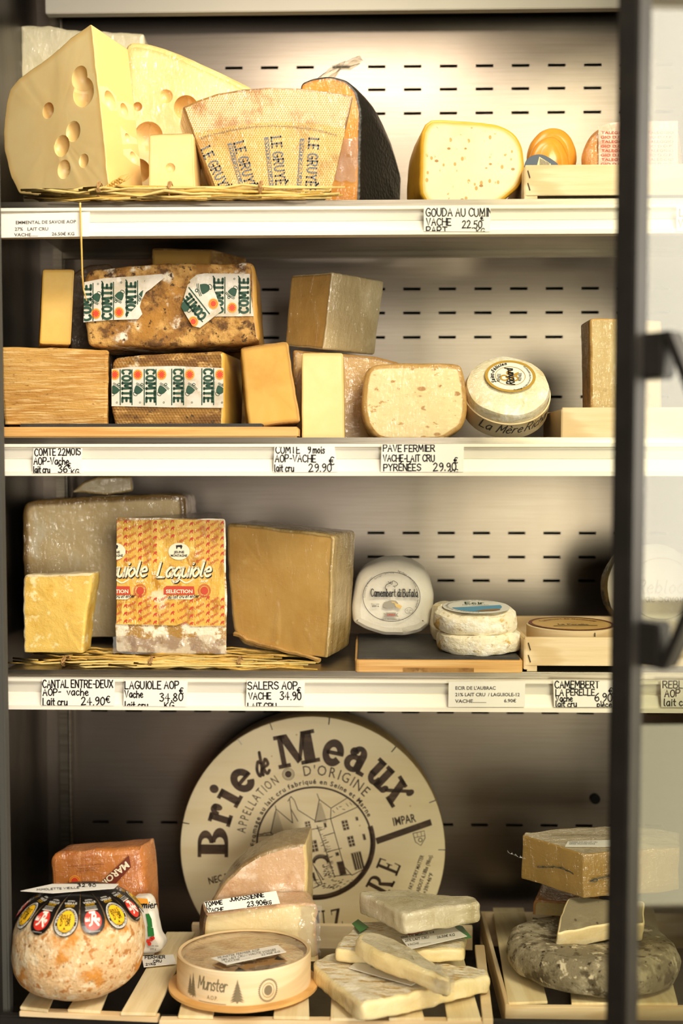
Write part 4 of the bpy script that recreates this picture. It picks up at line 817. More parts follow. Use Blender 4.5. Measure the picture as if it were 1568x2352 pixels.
# ------------------------------------------------------------------ middle shelf
Yb = -.004
p = at(0, 982, Yb); q = at(684, 1004, Yb); zb2 = p.z
bd = thing('serving_board', 'bamboo board with a slate inlay under the rind blocks of the middle shelf', 'board', ((p.x+q.x)/2, .1, Z2))
xa_, xb_ = at(-20, 990, Yb).x, q.x; zt_ = Z2 + .0135
MB().box(xa_, Yb+.004, Z2+.0005, xb_, .21, zt_, bev=.002).build('bamboo_base', M['bamboo'], bd)
MB().box(at(40, 985, Yb).x, .004, zt_-.004, at(600, 985, Yb).x, .19, zt_+.004, bev=.0008).build('slate_inlay', M['slate'], bd)
zc_ = zt_ + .0045
fr = frame(125, 977, .030, -1)
cheese('cheese_block', 'broad tan block of brushed rind at the far left of the middle shelf', [(1, 796), (120, 798), (250, 803), (248, 900), (247, 985), (10, 985), (4, 900)], fr, .13, [M['block_rind'], M['block_rind'], M['cut_yellow']], parts=('rind', 'rind', 'paste'), ext=V((-.030, .125, 0)), r=.004, zmin=zc_, seed=11, jit=.0009)
fr = frame(130, 790, .060, 3)
cheese('cheese_block', 'slim upright yellow block standing on the tan brushed block', [(98, 618), (171, 619), (162, 793), (90, 791)], fr, .035, [M['cut_yellow'], M['thin_rind'], M['cut_yellow']], sidef=lambda x, y: 1 if abs(y) > .8 else 0, parts=('paste', 'rind', 'paste'), ext=V((-.0125, .035, 0)), r=.0012, seed=12, jit=.0003, zmin=at(125, 798, .06).z+.001)
fr = frame(385, 977, .045, 2)
COM = []
c1 = cheese('cheese_block', 'lower rind block with an upside-down white and green comté band', [(256, 835), (264, 821), (330, 815), (420, 811), (515, 806), (516, 880), (515, 990), (272, 990), (262, 975), (254, 930)], fr, .11,
    [M['comte_rind_low'], M['comte_rind_low'], M['cut_yellow']], ext=V((.009, .11, .002)), sidef=lambda x, y: 2 if x > .8 else 1, parts=('rind', 'rind', 'cut_face'), r=.004, zmin=zc_, seed=13, jit=.0008, rad=.008)
def bell(f, x, y, s, rot):
    """cow bell mark: body, strap loop, rim lines and clapper"""
    c_, n_ = math.cos(R(rot)), math.sin(R(rot)); t_ = lambda a, b: (x + (a*c_ - b*n_)*s, y - (a*n_ + b*c_)*s)
    out = [(-5.2, -3.2), (-4.6, 1.5), (-3, 4.6), (0, 5.8), (3, 4.6), (4.6, 1.5), (5.2, -3.2), (0, -4.0)]
    f.poly([t_(*p) for p in cat_rom(out + [out[0]], 4)[:-1]])
    f.stroke([t_(-6.4, -4.6), t_(0, -5.6), t_(6.4, -4.6)], s*.7); f.stroke([t_(-6.6, -6.1), t_(0, -7.1), t_(6.6, -6.1)], s*.6)
    f.ring(*t_(0, -8.0), 1.9*s, 1.9*s, .8*s, 16); f.ring(*t_(0, 6.4), 3.0*s, 2.2*s, .7*s, 20, rot)
def comte_print(root, fr, repeats, top, bot, flip, poly, off=.0024, tilt=lambda x: 0):
    g = Flat(); h = bot - top
    for (x, w) in repeats:                      # x = centre of the word column, w = repeat width
        ty = tilt(x); rot = 90 if not flip else -90
        if not flip: g.hand('COMTE', x+9, bot-8+ty, h*.20, h*.056, rot=rot, sx=.94, serif=1.2, jit=0, gap=3.1); g.line(x-15+4, top+8+ty, x-15+4, bot-7+ty, 2.4); g.line(x+14, top+8+ty, x+14, bot-7+ty, 2.4); g.stroke([(x-10, bot-h*.86+ty-3), (x-13, bot-h*.86+ty-8)], 2.6)
        else: g.hand('COMTE', x-9, top+6+ty, h*.20, h*.056, rot=rot, sx=.94, serif=1.2, jit=0, gap=3.1); g.line(x-14, top+4+ty, x-14, bot-6+ty, 2.4); g.line(x+13, top+4+ty, x+13, bot-6+ty, 2.4); g.stroke([(x+9, bot-h*.16+ty), (x+13, bot-h*.13+ty)], 2.6)
        bxx = x - w*.47 if not flip else x + w*.47
        bell(g, bxx, (top+h*.43 if not flip else top+h*.57)+ty, 1.85, -35 if not flip else 145)
        sy = (bot-h*.20 if not flip else top+h*.2)+ty; o_, r_ = Flat(), Flat(); o_.disc(bxx-1, sy, 11, 12, 24); r_.ring(bxx-1, sy, 8.3, 9, .8, 24)
        r_.disc(bxx-1, sy, 5.6, 6.2, 12); [r_.disc(bxx-1+6.4*math.cos(a), sy+7*math.sin(a), 1.2, 1.3, 6) for a in [k*.628 for k in range(10)]]
        o_.clip(poly); r_.clip(poly); so = o_.lay('orange_seal', fr, M['seal_o'], root, off)
        if so and r_.f: r_.lay('red_print', fr, M['seal_r'], so, off+.0003)
        g.text('APPELLATION D ORIGINE', bxx+(16 if not flip else -15), (bot-h*.25 if not flip else top+h*.25)+ty, 4, rot=rot, sx=.8)
        g.ring(bxx+4, (top+h*.12 if not flip else bot-h*.12)+ty, 2.2, 2.2, .9, 10)
    g.clip(poly); g.lay('green_print', fr, M['green'], root, off)
band = [(257, 848), (300, 843), (400, 841), (513, 846), (513, 937), (400, 936), (257, 933)]
f = Flat(); f.poly(band); b1_ = f.lay('paper_band', fr, M['band'], c1, .0020)
comte_print(b1_, fr, [(238, 58), (291, 58), (346, 57), (409, 60), (478, 60)], 842, 936, True, [(258, 849), (513, 846), (513, 936), (258, 932)])
# upper comté
fr = frame(390, 790, .040, 2)
rn = random.Random(4)
ztop_c = zc_ + (at(300, 806, .05).z - at(300, 980, .05).z)
c2 = cheese('cheese_block', 'upper mouldy rind block with a torn white and green comté band', [(193, 660), (196, 628), (206, 618), (260, 614), (350, 607), (460, 602), (575, 601), (586, 612), (592, 700), (598, 778), (590, 786), (480, 793), (360, 797), (215, 797), (200, 790), (192, 720)], fr, .115,
    [M['comte_rind'], M['comte_rind'], M['cut_deep']], ext=V((-.007, .115, .001)), sidef=lambda x, y: 2 if x > .8 else 1, parts=('rind', 'rind', 'cut_face'), r=.005, seed=14, jit=.0014, rad=.008, jf=70)
pl = [(195, 649), (240, 640), (300, 636), (374, 630), (377, 640), (362, 652), (348, 664), (336, 672), (326, 690), (322, 706), (328, 722), (318, 734), (250, 736), (193, 741)]
f = Flat(); f.poly(pl); b1_ = f.lay('paper_band', fr, M['band'], c2, .0030)
pr_ = [(452, 632), (470, 629), (574, 630), (576, 680), (583, 727), (480, 728), (470, 700), (440, 660), (436, 645)]
f = Flat(); f.poly(pr_); b2_ = f.lay('paper_band', fr, M['band'], c2, .0030)
comte_print(b1_, fr, [(201, 54), (248, 54), (303, 58), (358, 58)], 638, 738, False, [(194, 648), (372, 632), (352, 660), (326, 690), (318, 733), (194, 740)], off=.0035, tilt=lambda x: (303-x)*.06)
comte_print(b2_, fr, [(503, 56), (561, 56)], 630, 727, False, [(470, 631), (572, 631), (581, 726), (490, 726)], off=.0035)
fl = [(432, 655), (470, 630), (478, 629), (510, 715), (460, 754), (443, 750), (417, 707)]
f = Flat(); f.poly(fl); tf_ = f.lay('torn_flap', fr, M['band'], c2, .0044)
g = Flat(); g.hand('COMTE', 475, 726, 18, 5.4, rot=128, sx=.92, serif=1.2, jit=0); g.line(435, 662, 482, 722, 2.6); g.line(440, 710, 466, 740, 2.6); bell(g, 470, 664, 2.2, -75); bell(g, 424, 706, 2.2, -120)
g.clip(fl); g.lay('green_print', fr, M['green'], tf_, .0049)
for x, y in ((491, 699), (445, 740)):
    o_, r_ = Flat(), Flat(); o_.disc(x, y, 11.5, 12.3); r_.disc(x, y, 6.1, 6.6, 14); r_.ring(x, y, 8.8, 9.5, .8); o_.clip(fl); r_.clip(fl); r_.lay('red_print', fr, M['seal_r'], o_.lay('orange_seal', fr, M['seal_o'], tf_, .0049), .0053)
# more of the middle shelf
fr = frame(420, 700, .20)
cheese('cheese_wedge', 'golden wedge with a brown rind end peeping over the upper comté block', [(346, 569), (400, 571), (488, 573), (488, 1010), (346, 1010)], fr, .05, [M['cut_deep'], M['thin_rind'], M['cut_deep']], parts=('paste', 'rind', 'paste'), sidef=lambda x, y: 1, ext=V((.045, .03, -.006)), zmin=Z2+.002, seed=15, jit=.0006)
fr = frame(185, 790, .19, 10)
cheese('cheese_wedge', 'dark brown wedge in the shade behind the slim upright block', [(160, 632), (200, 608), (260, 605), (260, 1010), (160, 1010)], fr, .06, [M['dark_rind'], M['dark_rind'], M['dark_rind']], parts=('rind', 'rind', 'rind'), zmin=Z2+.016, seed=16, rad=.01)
fr = frame(620, 975, .026, -2)
cheese('cheese_wedge', 'golden tilted wedge leaning beside the lower comté block', [(553, 799), (600, 791), (654, 785), (662, 790), (690, 970), (575, 984), (570, 978)], fr, .07, [M['cut_deep'], M['thin_rind'], M['cut_deep']], ext=V((-.010, .07, -.002)), sidef=lambda x, y: 1 if abs(y) > .7 else 0, parts=('paste', 'rind', 'paste'), r=.002, zmin=zt_+.0008, seed=17, jit=.0006)
fr = frame(780, 1000, .100, 3)
cheese('cheese_wedge', 'large golden wedge lying behind the pale upright slice', [(672, 803), (780, 812), (860, 818), (918, 833), (918, 1020), (672, 1020)], fr, .14, [M['wrap_paste'], M['thin_rind'], M['wrap_paste']], sidef=lambda x, y: 1, parts=('paste', 'rind', 'paste'), zmin=Z2+.001, seed=18)
fr = frame(742, 1002, .030)
cheese('cheese_slice', 'pale upright slice on the middle shelf above the 9 month card', [(692, 811), (788, 811), (791, 1000), (791, 1020), (693, 1020)], fr, .055, [M['cut_pale'], M['cut_pale'], M['cut_pale']], parts=('paste', 'paste', 'paste'), r=.0012, zmin=Z2+.001, seed=19, jit=.0003)
# wrapped block with two faces, on the large wedge
fr = frame(745, 800, .105, -38)
e2 = at(860, 817, .17) - at(742, 803, .105); e2.z += .002
cheese('cheese_block', 'wrapped two faced block, half golden half beige, standing on the large wedge', [(668, 632), (764, 625), (743, 804), (654, 795)], fr, .1, [M['wrap_paste'], M['beige_wrapped'], M['wrap_paste']], ext=e2, r=.002, seed=20, jit=.0008,
    sidef=lambda x, y: 1, parts=('paste', 'rind', 'paste'), taper=1.0)
fr = frame(955, 1000, .034, 1, 3)
cheese('cheese_half', 'rounded half of open textured farm cheese in clear wrap', [(838, 850), (862, 835), (950, 833), (1050, 834), (1064, 845), (1072, 905), (1074, 950), (1062, 985), (1040, 999), (1015, 1016), (870, 1016), (842, 985), (830, 940), (832, 900)], fr, .06, [M['pave'], M['tan_rind'], M['pave']], r=.006, rad=.016, dome=.002, zmin=Z2+.001, seed=21, parts=('paste', 'rind', 'paste'))
# round soft cheese in a low wooden ring
fr = frame(1167, 880, .045, 0, 40, 3)
rr = 96*1.26/F
g = lathe_geo(fr, [(0, .0)] + [(rr*.93*s, .0008*s*s) for s in (.3, .6, .85)] + [(rr*.95, .004), (rr*.985, .009), (rr*.985, .030), (rr*.9, .033)], 72, .0011, 70, 3)
c3 = thing('boxed_cheese', 'round white bloomy cheese with a gold ringed label in a low printed wooden ring', 'cheese', (fr.o.x, fr.o.y, Z2))
split(c3, g, ('bloomy_rind',), [M['bloomy']])
g = lathe_geo(fr, [(rr*1.0, .016), (rr*1.03, .0165), (rr*1.03, .042), (rr*1.0, .042), (rr*1.0, .016)], 72, .0001); g = (g[0], g[1][:-2], g[2][:-2], g[3]); split(c3, g, ('wooden_ring',), [M['wood']])
b = MB(); b.add([fr.w(math.cos(k*.0873)*rr*.99, math.sin(k*.0873)*rr*.99, (.040)) for k in range(72)], [tuple(range(72))]); b.build('box_base', M['wood'], c3)
lp = lambda x, y, d: fr.w((x-1168)*rr/96, -(y-900)*rr/96/1.0, -d-.0026)
lc = (1174, 884)
f = Flat(); f.disc(*lc, 57, 50, 48); rl_ = f.lay('round_label', lp, M['card_glossy'], c3, .0006)
f = Flat(); f.ring(*lc, 57, 50, 6.5, 56, w2=6.5); f.ring(*lc, 34, 30, 1.2, 40); f.ring(1160, 889, 10, 10, 4, 20); f.ring(1183, 892, 9, 9, 4, 20); f.disc(1172, 874, 6, 7); f.poly([(1178, 880), (1195, 872), (1190, 884)]); f.lay('gold_print', lp, M['gold'], rl_, .0010)
f = Flat(); f.arc('Saint-Félicien', lc[0], lc[1]+2, 37, -115, 13, bold=.03, sh=.3, span=112); f.arc('Fromage au lait cru et au lait pasteurise', lc[0], lc[1], 46, 178, 6, inside=True, span=128, bold=.02)
f.text('RENÉE', 1148, 902, 10, 78, .9); f.text('RENÉE', 1196, 902, 10, 80, .9); f.hand('Richard', 1180, 912, 17, 2.8, rot=88, sx=.72, jit=0, sh=.2); f.lay('label_lettering', lp, M['marker'], rl_, .0014)
def ring_map(x, y, d):       # text along the wooden ring; x = arc in px from the front, y = px from the ring's middle
    a = -math.pi/2 + (x*rr/96)/(rr*1.03); return fr.w(math.cos(a)*(rr*1.03+d), math.sin(a)*(rr*1.03+d), (.027 + y*rr/96))
f = Flat(); f.hand('La', -76, 8, 24, 2.6, sx=.95, sh=.35, jit=.1, seed=3); f.hand('Mère', -34, 8, 24, 2.6, sx=.9, sh=.35, jit=.1, seed=4); f.hand('Richard', 30, 8, 24, 2.6, sx=.9, sh=.35, jit=.1, seed=5); f.lay('ring_lettering', ring_map, M['print'], c3, .0004)
cr2 = crate('wooden_crate', 'small pale wooden crate at the right end of the middle shelf', 1291, 1640, 936, 1010, -.001, .12, Z2+.0005, 1286, 0, t=.005)
fr = frame(1400, 930, .05, 0)
cheese('cheese_block', 'tall beige pitted block standing in the small crate beside the black bar', [(1353, 733), (1366, 730), (1440, 732), (1520, 736), (1520, 1015), (1357, 1015), (1355, 850)], fr, .05, [mat('pitted_beige_paste', '#c3a66a', [('#a98a4c', 'v', 60, .2, .1), ('#d6bf8a', 'n', 20, .5, .7, (1, 1, .3))], rough=.5, film=.7, bump=[(60, -.3, (1, 1, 1), 'v')]), M['tan_rind'], M['tan_rind']], zmin=Z2+.006, seed=22, r=.003)
# ------------------------------------------------------------------ lower shelf
zm = Z3 + .0082
fr = frame(230, 1490, .186, 1)
cheese('cheese_block', 'tall greyish block in creased clear wrap at the back left of the lower shelf', [(50, 1175), (55, 1158), (70, 1149), (200, 1141), (330, 1136), (412, 1133), (424, 1140), (428, 1160), (432, 1500), (54, 1500)], fr, .09, [M['grey_wrapped'], M['grey_wrapped'], M['grey_wrapped']], parts=('paste', 'side', 'paste'), r=.006, rad=.01, zmin=zm, seed=30, jit=.0012)
fr = frame(240, 1130, .21, 12)
cheese('cheese_piece', 'small grey wedge lying on top of the tall greyish block', [(163, 1130), (190, 1106), (225, 1094), (302, 1094), (306, 1128), (250, 1136)], fr, .05, [M['beige_wrapped'], M['salers_side'], M['beige_wrapped']], parts=('paste', 'rind', 'paste'), r=.003, seed=31, jit=.001, zmin=at(240, 1139, .21).z)
fr = frame(130, 1500, .066, -3)
cheese('cheese_piece', 'crumbly yellow piece with flaky rind in front of the tall greyish block', [(54, 1330), (60, 1322), (130, 1320), (213, 1317), (207, 1360), (198, 1420), (190, 1505), (54, 1505), (52, 1420)], fr, .034, [M['cantal'], M['white_rind'], M['cantal']], parts=('paste', 'rind', 'paste'), sidef=lambda x, y: 1 if (y > .7 or x < -.7) else 0, r=.003, zmin=zm, seed=32, jit=.0013)
# drum wedge in printed wrap
fr = frame(392, 1490, .062, 1)
lg = thing('cheese_wedge', 'drum wedge in yellow wrap printed with red, standing on the lower straw mat', 'cheese', (fr.o.x, fr.o.y+.05, zm))
A = [fr.w(*fr.q(x, y)) for x, y in ((267, 1190), (517, 1191))]; apx = at(494, 1171, .215)
Q = round_poly([fr.q(x, y) for x, y in [(268, 1189), (517, 1191), (518, 1300), (521, 1400), (519, 1505), (267, 1497), (264, 1440), (270, 1400)]][::1], .004, .006)
vs, fs, mi, rims = [], [], [], []
n = len(Q); cq = sum(Q, V((0, 0)))/n; depth = apx.y - A[0].y; az = apx.z
tl_, br_ = fr.w(*fr.q(268, 1190)), fr.w(*fr.q(517, 1191))
seq = [(0, .4), (0, .8), (0, .975), (.003, 1), (.02, 1), (.25, 1), (.5, 1), (.75, 1), (.97, 1), (1, .985)]
for (t, s) in seq:
    for p in Q:
        q = cq + (p-cq)*s; x = fr.w(q.x, q.y); u = (x.x-tl_.x)/(br_.x-tl_.x); w = (1-t) + t*.13
        x = V((apx.x + .006 + (x.x - apx.x - .006)*w, x.y + depth*t, x.z))
        x += noise.noise_vector(x*80)*.0007 + noise.noise_vector(x*22)*.0012
        x.z = max(x.z, zm); vs.append(x)
fs.append(list(range(n))); mi.append(0)
for j in range(len(seq)-1):
    for i in range(n): fs.append([j*n+i, (j+1)*n+i, (j+1)*n+(i+1) % n, j*n+(i+1) % n]); mi.append(0 if j < 3 else 1)
fs.append([(len(seq)-1)*n+i for i in range(n)][::-1]); mi.append(1)
split(lg, (vs, fs, mi, [0]*len(vs)), ('rind', 'wrapped_side'), [M['lag_rind'], M['lag_top']])
PW_ = [(269, 1196), (390, 1193), (514, 1195), (515, 1300), (517, 1380), (516, 1437), (440, 1438), (425, 1428), (405, 1436), (268, 1433), (269, 1400)]
f = Flat(); f.poly(PW_); lw_ = f.lay('printed_wrap', fr, M['laguiole'], lg, .0022)
f = Flat(); rn = random.Random(3)
for cx_, oy in ((289, 4), (322, -8), (357, 10), (397, 0), (440, 18), (478, 2), (511, 12)):
    for k in range(15):
        y = 1196 + oy*.4 + k*17.6
        if 1290 < y < 1362 and (cx_ > 350 or cx_ < 325): continue
        if 1240 < y < 1288 and (385 < cx_ < 445): continue
        f.poly([(cx_-4, y+1), (cx_-2, y-3), (cx_+3, y-5), (cx_+5, y-2), (cx_+3, y), (cx_+3.5, y+4), (cx_+2, y+4), (cx_+1, y+1), (cx_-2, y+2), (cx_-3, y+5), (cx_-4.5, y+5)])
        f.hand('Laguiole', cx_-30, y+9, 6.5, .75, rot=28, sx=.85, sh=.2, jit=.1, seed=k)
f.clip([(269, 1195), (514, 1194), (516, 1436), (268, 1432)]); f.lay('red_pattern', fr, M['lag_ink'], lw_, .0026)
c_, d_, e_, k_ = Flat(), Flat(), Flat(), Flat()
for ox in (0, -147):
    c_.disc(412+ox, 1266, 24.5, 19.5, 36); d_.ring(412+ox, 1266, 24.5, 19.5, 1.1, 40); d_.fit('JEUNE', 401+ox, 1270, 23, 7.5, bold=.02); d_.fit('MONTAGNE', 393+ox, 1278, 38, 7.5, bold=.02)
    d_.poly([(405+ox, 1252), (418+ox, 1251), (420+ox, 1254), (418+ox, 1260), (416+ox, 1260), (415+ox, 1256), (409+ox, 1256), (408+ox, 1260), (406+ox, 1260)])
    d_.hand('Laguiole', 362.5+ox, 1327, 34, 6.0, rot=1, sx=.92, sh=.3, jit=0, gap=1.2)
    c_.hand('Laguiole', 361+ox, 1325, 34, 5.0, rot=1, sx=.92, sh=.3, jit=0, gap=1.2); c_.stroke(cat_rom([(400+ox, 1338), (412+ox, 1330), (428+ox, 1338), (444+ox, 1330)], 5), 3); c_.text('AOP', 461+ox, 1337, 8.5, bold=.03); c_.text('LE', 349+ox, 1319, 11, bold=.02)
   
    k_.fit('SELECTION', 382+ox, 1361.5, 61, 11.5, bold=.03); k_.poly([(386+ox, 1369), (449+ox, 1366), (449+ox, 1371), (440+ox, 1376), (386+ox, 1375)])
box = [(269, 1194), (515, 1194), (516, 1437), (268, 1433)]
e_, e2_ = Flat(), Flat()
for ox, E in ((0, e_), (-147, e2_)):
    E.poly([(377+ox, 1350), (383+ox, 1345), (446+ox, 1346), (448+ox, 1364), (443+ox, 1366), (377+ox, 1365)])
    q_ = Flat(); q_.ring(470+ox, 1356, 14.5, 15, 1.3, 32); q_.ring(470+ox, 1356, 12, 12.5, .9, 32); q_.disc(470+ox, 1356, 9, 9.5, 12); q_.lay('red_seal_print', fr, M['lag_ink'], lw_, .0031)
    E.clip(box); E.lay('red_panel', fr, M['lag_ink'], lw_, .0031)
for F_, n_, m_, of in ((d_, 'black_print', 'marker', .0029), (c_, 'cream_print', 'cream_ink', .0033), (k_, 'pale_print', 'cream_ink', .0035)): F_.clip(box); F_.lay(n_, fr, M[m_], lw_, of)
f = Flat()
for ox in (0, -147):
    f.hand('au lait cru et entier', 387+ox, 1374, 7.5, 1.2, rot=2, sx=.88, sh=.3, jit=.05); f.fit('JEUNE', 401+ox, 1270, 23, 7.5, bold=.03); f.fit('MONTAGNE', 393+ox, 1278, 38, 7.5, bold=.03); f.poly([(405+ox, 1252), (418+ox, 1251), (420+ox, 1254), (418+ox, 1260), (416+ox, 1260), (415+ox, 1256), (409+ox, 1256), (408+ox, 1260), (406+ox, 1260)])
f.clip(box); f.lay('fine_print', fr, M['marker'], lw_, .0037)
vs = []                                        # gathered wrap at the foot
for i in range(26):
    for j in range(6):
        p = fr.w(*fr.q(262 + i*10.3, 1462 + j*8 - 5*math.sin(i*.7)), -.003-.002*j/5); p += noise.noise_vector(p*130)*.0035; p.z = max(p.z, zm+.0005); vs.append(p)
mk('gathered_wrap', vs, [[i*6+j, (i+1)*6+j, (i+1)*6+j+1, i*6+j+1] for i in range(25) for j in range(5)], M['film_dense'], lg)
# golden block
fr = frame(752, 1515, .040, -34)
e3 = at(800, 1472, .125) - at(752, 1515, .040); e3.z = 0
sa = cheese('cheese_wedge', 'broad golden wedge in shiny wrap, right of the printed drum', [(520, 1202), (600, 1209), (690, 1219), (768, 1228), (765, 1300), (758, 1440), (752, 1514), (738, 1515), (640, 1502), (556, 1478), (534, 1448), (524, 1330)], fr, .1, [M['salers'], M['salers_side'], M['salers']], ext=e3, r=.003, rad=.008, zmin=Z3+.0082, seed=34, jit=.0009, parts=('paste', 'wrapped_rind', 'paste'))
b = MB(); rn = random.Random(2)
P = [fr.w(*fr.q(540 + k*14, 1462 + k*3.9 - (8 if k < 2 else 0)), -.001) for k in range(15)]
b.tube([p + noise.noise_vector(p*200)*.002 for p in P], [.0022 + .0012*rn.random() for _ in P], 6); b.build('rind_edge', M['tan_rind'], sa)
# board with slate
zt = Z3 + .0185
p, q = at(815, 1540, -.012), at(1201, 1540, -.012)
sb = thing('serving_board', 'bamboo edged slate board under the white cheeses of the lower shelf', 'board', ((p.x+q.x)/2, .07, Z3))
b = MB(); pl = [(p.x, -.012), (q.x, -.012), (q.x, .165), (p.x, .165)]
pl = [(x, y) for x, y in round_poly(pl, .006, .01)]
zb3 = Z3+.0008; b.prism([(x, y, zb3) for x, y in pl], (0, 0, zt-.003-zb3), .001); b.build('bamboo_base', M['bamboo'], sb)
MB().box(at(925, 1545, -.0125).x, -.0125, zb3+.001, at(1088, 1545, -.0125).x, -.0115, zb3+.006).build('finger_slot', M['thin_rind'], sb)
MB().box(p.x+.003, -.006, zt-.0035, q.x-.003, .162, zt, bev=.0008).build('slate_inlay', M['slate'], sb)
# paper wrapped round
fr = frame(900, 1372, .118, 3, 9)
s = .118 + 1.2; k = s/F
out = [(812, 1345), (822, 1322), (838, 1305), (870, 1292), (910, 1288), (945, 1296), (972, 1312), (986, 1338), (994, 1372), (993, 1400), (990, 1436), (965, 1454), (925, 1464), (880, 1463), (838, 1452), (808, 1436), (803, 1400), (806, 1370)]
cm = cheese('wrapped_cheese', 'round cheese in folded white paper printed with a buffalo, leaning upright on the slate board', out, fr, .05, [M['paper']]*3, parts=('paper_front', 'paper_folds', 'paper_folds'), ext=V((.004, .048, .006)), r=.013, rad=.005, dome=.002, zmin=zt+.0006, seed=36, jit=.0016, jf=32, ns=5)
f = Flat(); f.ring(898, 1371, 66, 57, 1.3, 64); f.ring(938, 1403, 9.5, 7.5, .6, 28)
f.arc('Formaggio a pasta molle', 898, 1375, 57, -41, 6, span=47); f.arc('Conservare da +2°a +6°C', 898, 1371, 60, -92, 6, span=48); f.arc('Ingredienti: Latte di Bufala, sale, caglio, fermenti', 898, 1371, 59, 14, 6, span=100, bold=.01)
f.hand('Camembert di Bufala', 851, 1370, 17, 2.1, rot=-.6, sx=.55, serif=.8, jit=0); f.fit('Peso netto', 852, 1389, 18, 4.5); f.fit('250g e', 853, 1394, 16, 5.5, bold=.03); f.fit('Via Roma, 24 - 24012 Val Brembilla (BG) - Italy', 869, 1423, 57, 4, rot=-1)
f.stroke(cat_rom([(888, 1358), (884, 1350), (886, 1344), (892, 1341), (897, 1339)], 4), 1.4); f.stroke(cat_rom([(891, 1336), (893, 1339), (898, 1338), (901, 1335), (906, 1336), (912, 1341), (909, 1346), (902, 1347)], 4), 1.2); f.stroke(cat_rom([(896, 1336), (897, 1342), (900, 1341), (900, 1337)], 3), 1.0); f.line(905, 1348, 906, 1351, .8)
f.fit('IT 03', 932, 1403, 12, 4); f.fit('CE', 935, 1408, 6, 4)
f.lay('black_print', fr, M['marker'], cm, .0056)
f = Flat(); f.poly([(879, 1390), (884, 1383), (896, 1379), (908, 1380), (913, 1385), (913, 1392), (900, 1397), (886, 1397), (880, 1394)]); f.lay('grey_drawing', fr, M['faint'], cm, .0055)
f = Flat(); f.poly([(904, 1384), (914, 1388), (922, 1392), (919, 1399), (908, 1394)]); f.poly([(897, 1382), (907, 1382), (906, 1385), (900, 1385)]); f.lay('yellow_drawing', fr, M['cut_yellow'], cm, .0059)
f = Flat(); f.poly([(880, 1408), (886, 1410), (886, 1407), (908, 1407), (908, 1410), (914, 1408), (911, 1412), (914, 1417), (907, 1416), (886, 1416), (880, 1417), (883, 1412)]); f.lay('banner', fr, M['faint'], cm, .0057)
f = Flat(); f.fit('CIRESA', 887, 1414.5, 20, 6.5, bold=.03); f.lay('red_print', fr, M['red_ink'], cm, .0062)
# small soft discs
def disc(name, label, px, py, Y, rpx, h, z, m, tilt=0, seed=1, squash=1, roll=0):
    c = at(px, py, Y); c.z = z + h; r_ = rpx*(Y+1.2)/F; fr_ = flat_frame(c, -tilt, roll)
    g_ = lathe_geo(fr_, [(r_*.25, 0), (r_*.5, -.0004), (r_*.75, 0), (r_*.9, .001), (r_*.975, .004), (r_*1.0, h*.35), (r_*1.01, h*.6), (r_*.99, h*.85), (r_*.94, h)], 60, .0016, 75, seed, sy=squash)
    t_ = thing(name, label, 'cheese', (c.x, c.y, z), 'small bloomy discs on the slate board'); split(t_, g_, ('bloomy_rind',), [M[m]]); return t_, fr_, r_
hh_ = .0240
d1, _, _ = disc('soft_cheese', 'bottom disc of the stacked pair of small white cheeses', 1100, 1480, .045, 98, hh_, zt+.0008, 'bloomy_dry', .02, 5, .85)
d3, _, _ = disc('soft_cheese', 'third small white disc half hidden behind the stacked pair', 1080, 1420, .115, 92, hh_*2.0, zt+.0008, 'bloomy', 0, 7, .5)
d2, f2_, r2_ = disc('soft_cheese', 'top disc of the stacked pair of small white cheeses with a blue label', 1093, 1420, .045, 94, hh_, zt+hh_+.0030, 'bloomy_dry', .10, 6, .85)
lb = lambda x, y, d: f2_.w((x-50)/50*r2_*.82, (50-y)/50*r2_*.70, -d-.0030)
f = Flat(); f.disc(50, 50, 50, 50, 48); rl_ = f.lay('round_label', lb, M['card_glossy'], d2, 0)
f = Flat(); f.disc(50, 50, 38, 38, 40); f.clip([(12, 60), (88, 40), (88, 90), (12, 90)]); f.lay('blue_print', lb, mat('sky_blue_ink', '#5f9cc0', rough=.4), rl_, .0004)
f = Flat(); f.poly([(45, 84), (62, 74), (80, 70), (84, 76), (72, 84), (55, 87)]); f.lay('brown_print', lb, M['kraft'], rl_, .0008)
f = Flat(); f.hand('Ecir', 36, 34, 14, 2, jit=0); f.fit("DE L'AUBRAC", 30, 44, 40, 7); f.lay('green_print', lb, M['green'], rl_, .0008)
f = Flat(); f.arc('fromage au lait cru de vache fabrique en aubrac', 50, 50, 42, 180, 7, span=220, inside=False); f.lay('fine_print', lb, M['print'], rl_, .0006)
# crate with a round wooden box
c37 = crate('wooden_crate', 'pale wooden crate with a round camembert box at the right end of the lower shelf', 1205, 1640, 1464, 1531, -.001, .175, Z3+.0008, 1213, t=.006)
bc_ = at(1312, 1432, .088); rz = at(1312, 1433, .088).z; rb = 102*1.288/F
fr = flat_frame(V((bc_.x, bc_.y, rz)))
wb = thing('cheese_box', 'round lidded wooden cheese box with ochre printed top inside the lower crate', 'box', (bc_.x, bc_.y, Z3+.01))
g = lathe_geo(fr, [(rb*.5, 0), (rb*.97, .0003), (rb, .001), (rb, .016), (rb*.985, .0165), (rb*.985, rz-Z3-.0150)], 72); split(wb, g, ('box_body',), [M['wood']])
lb = lambda x, y, d: fr.w((x-50)/50*rb*.95, (50-y)/50*rb*.95, -d)
f = Flat(); f.disc(50, 50, 50, 50, 60); pt_ = f.lay('printed_top', lb, mat('ochre_label', '#d9b06a', [('#c79a50', 'n', 30, .45, .7)], rough=.45), wb, .0006)
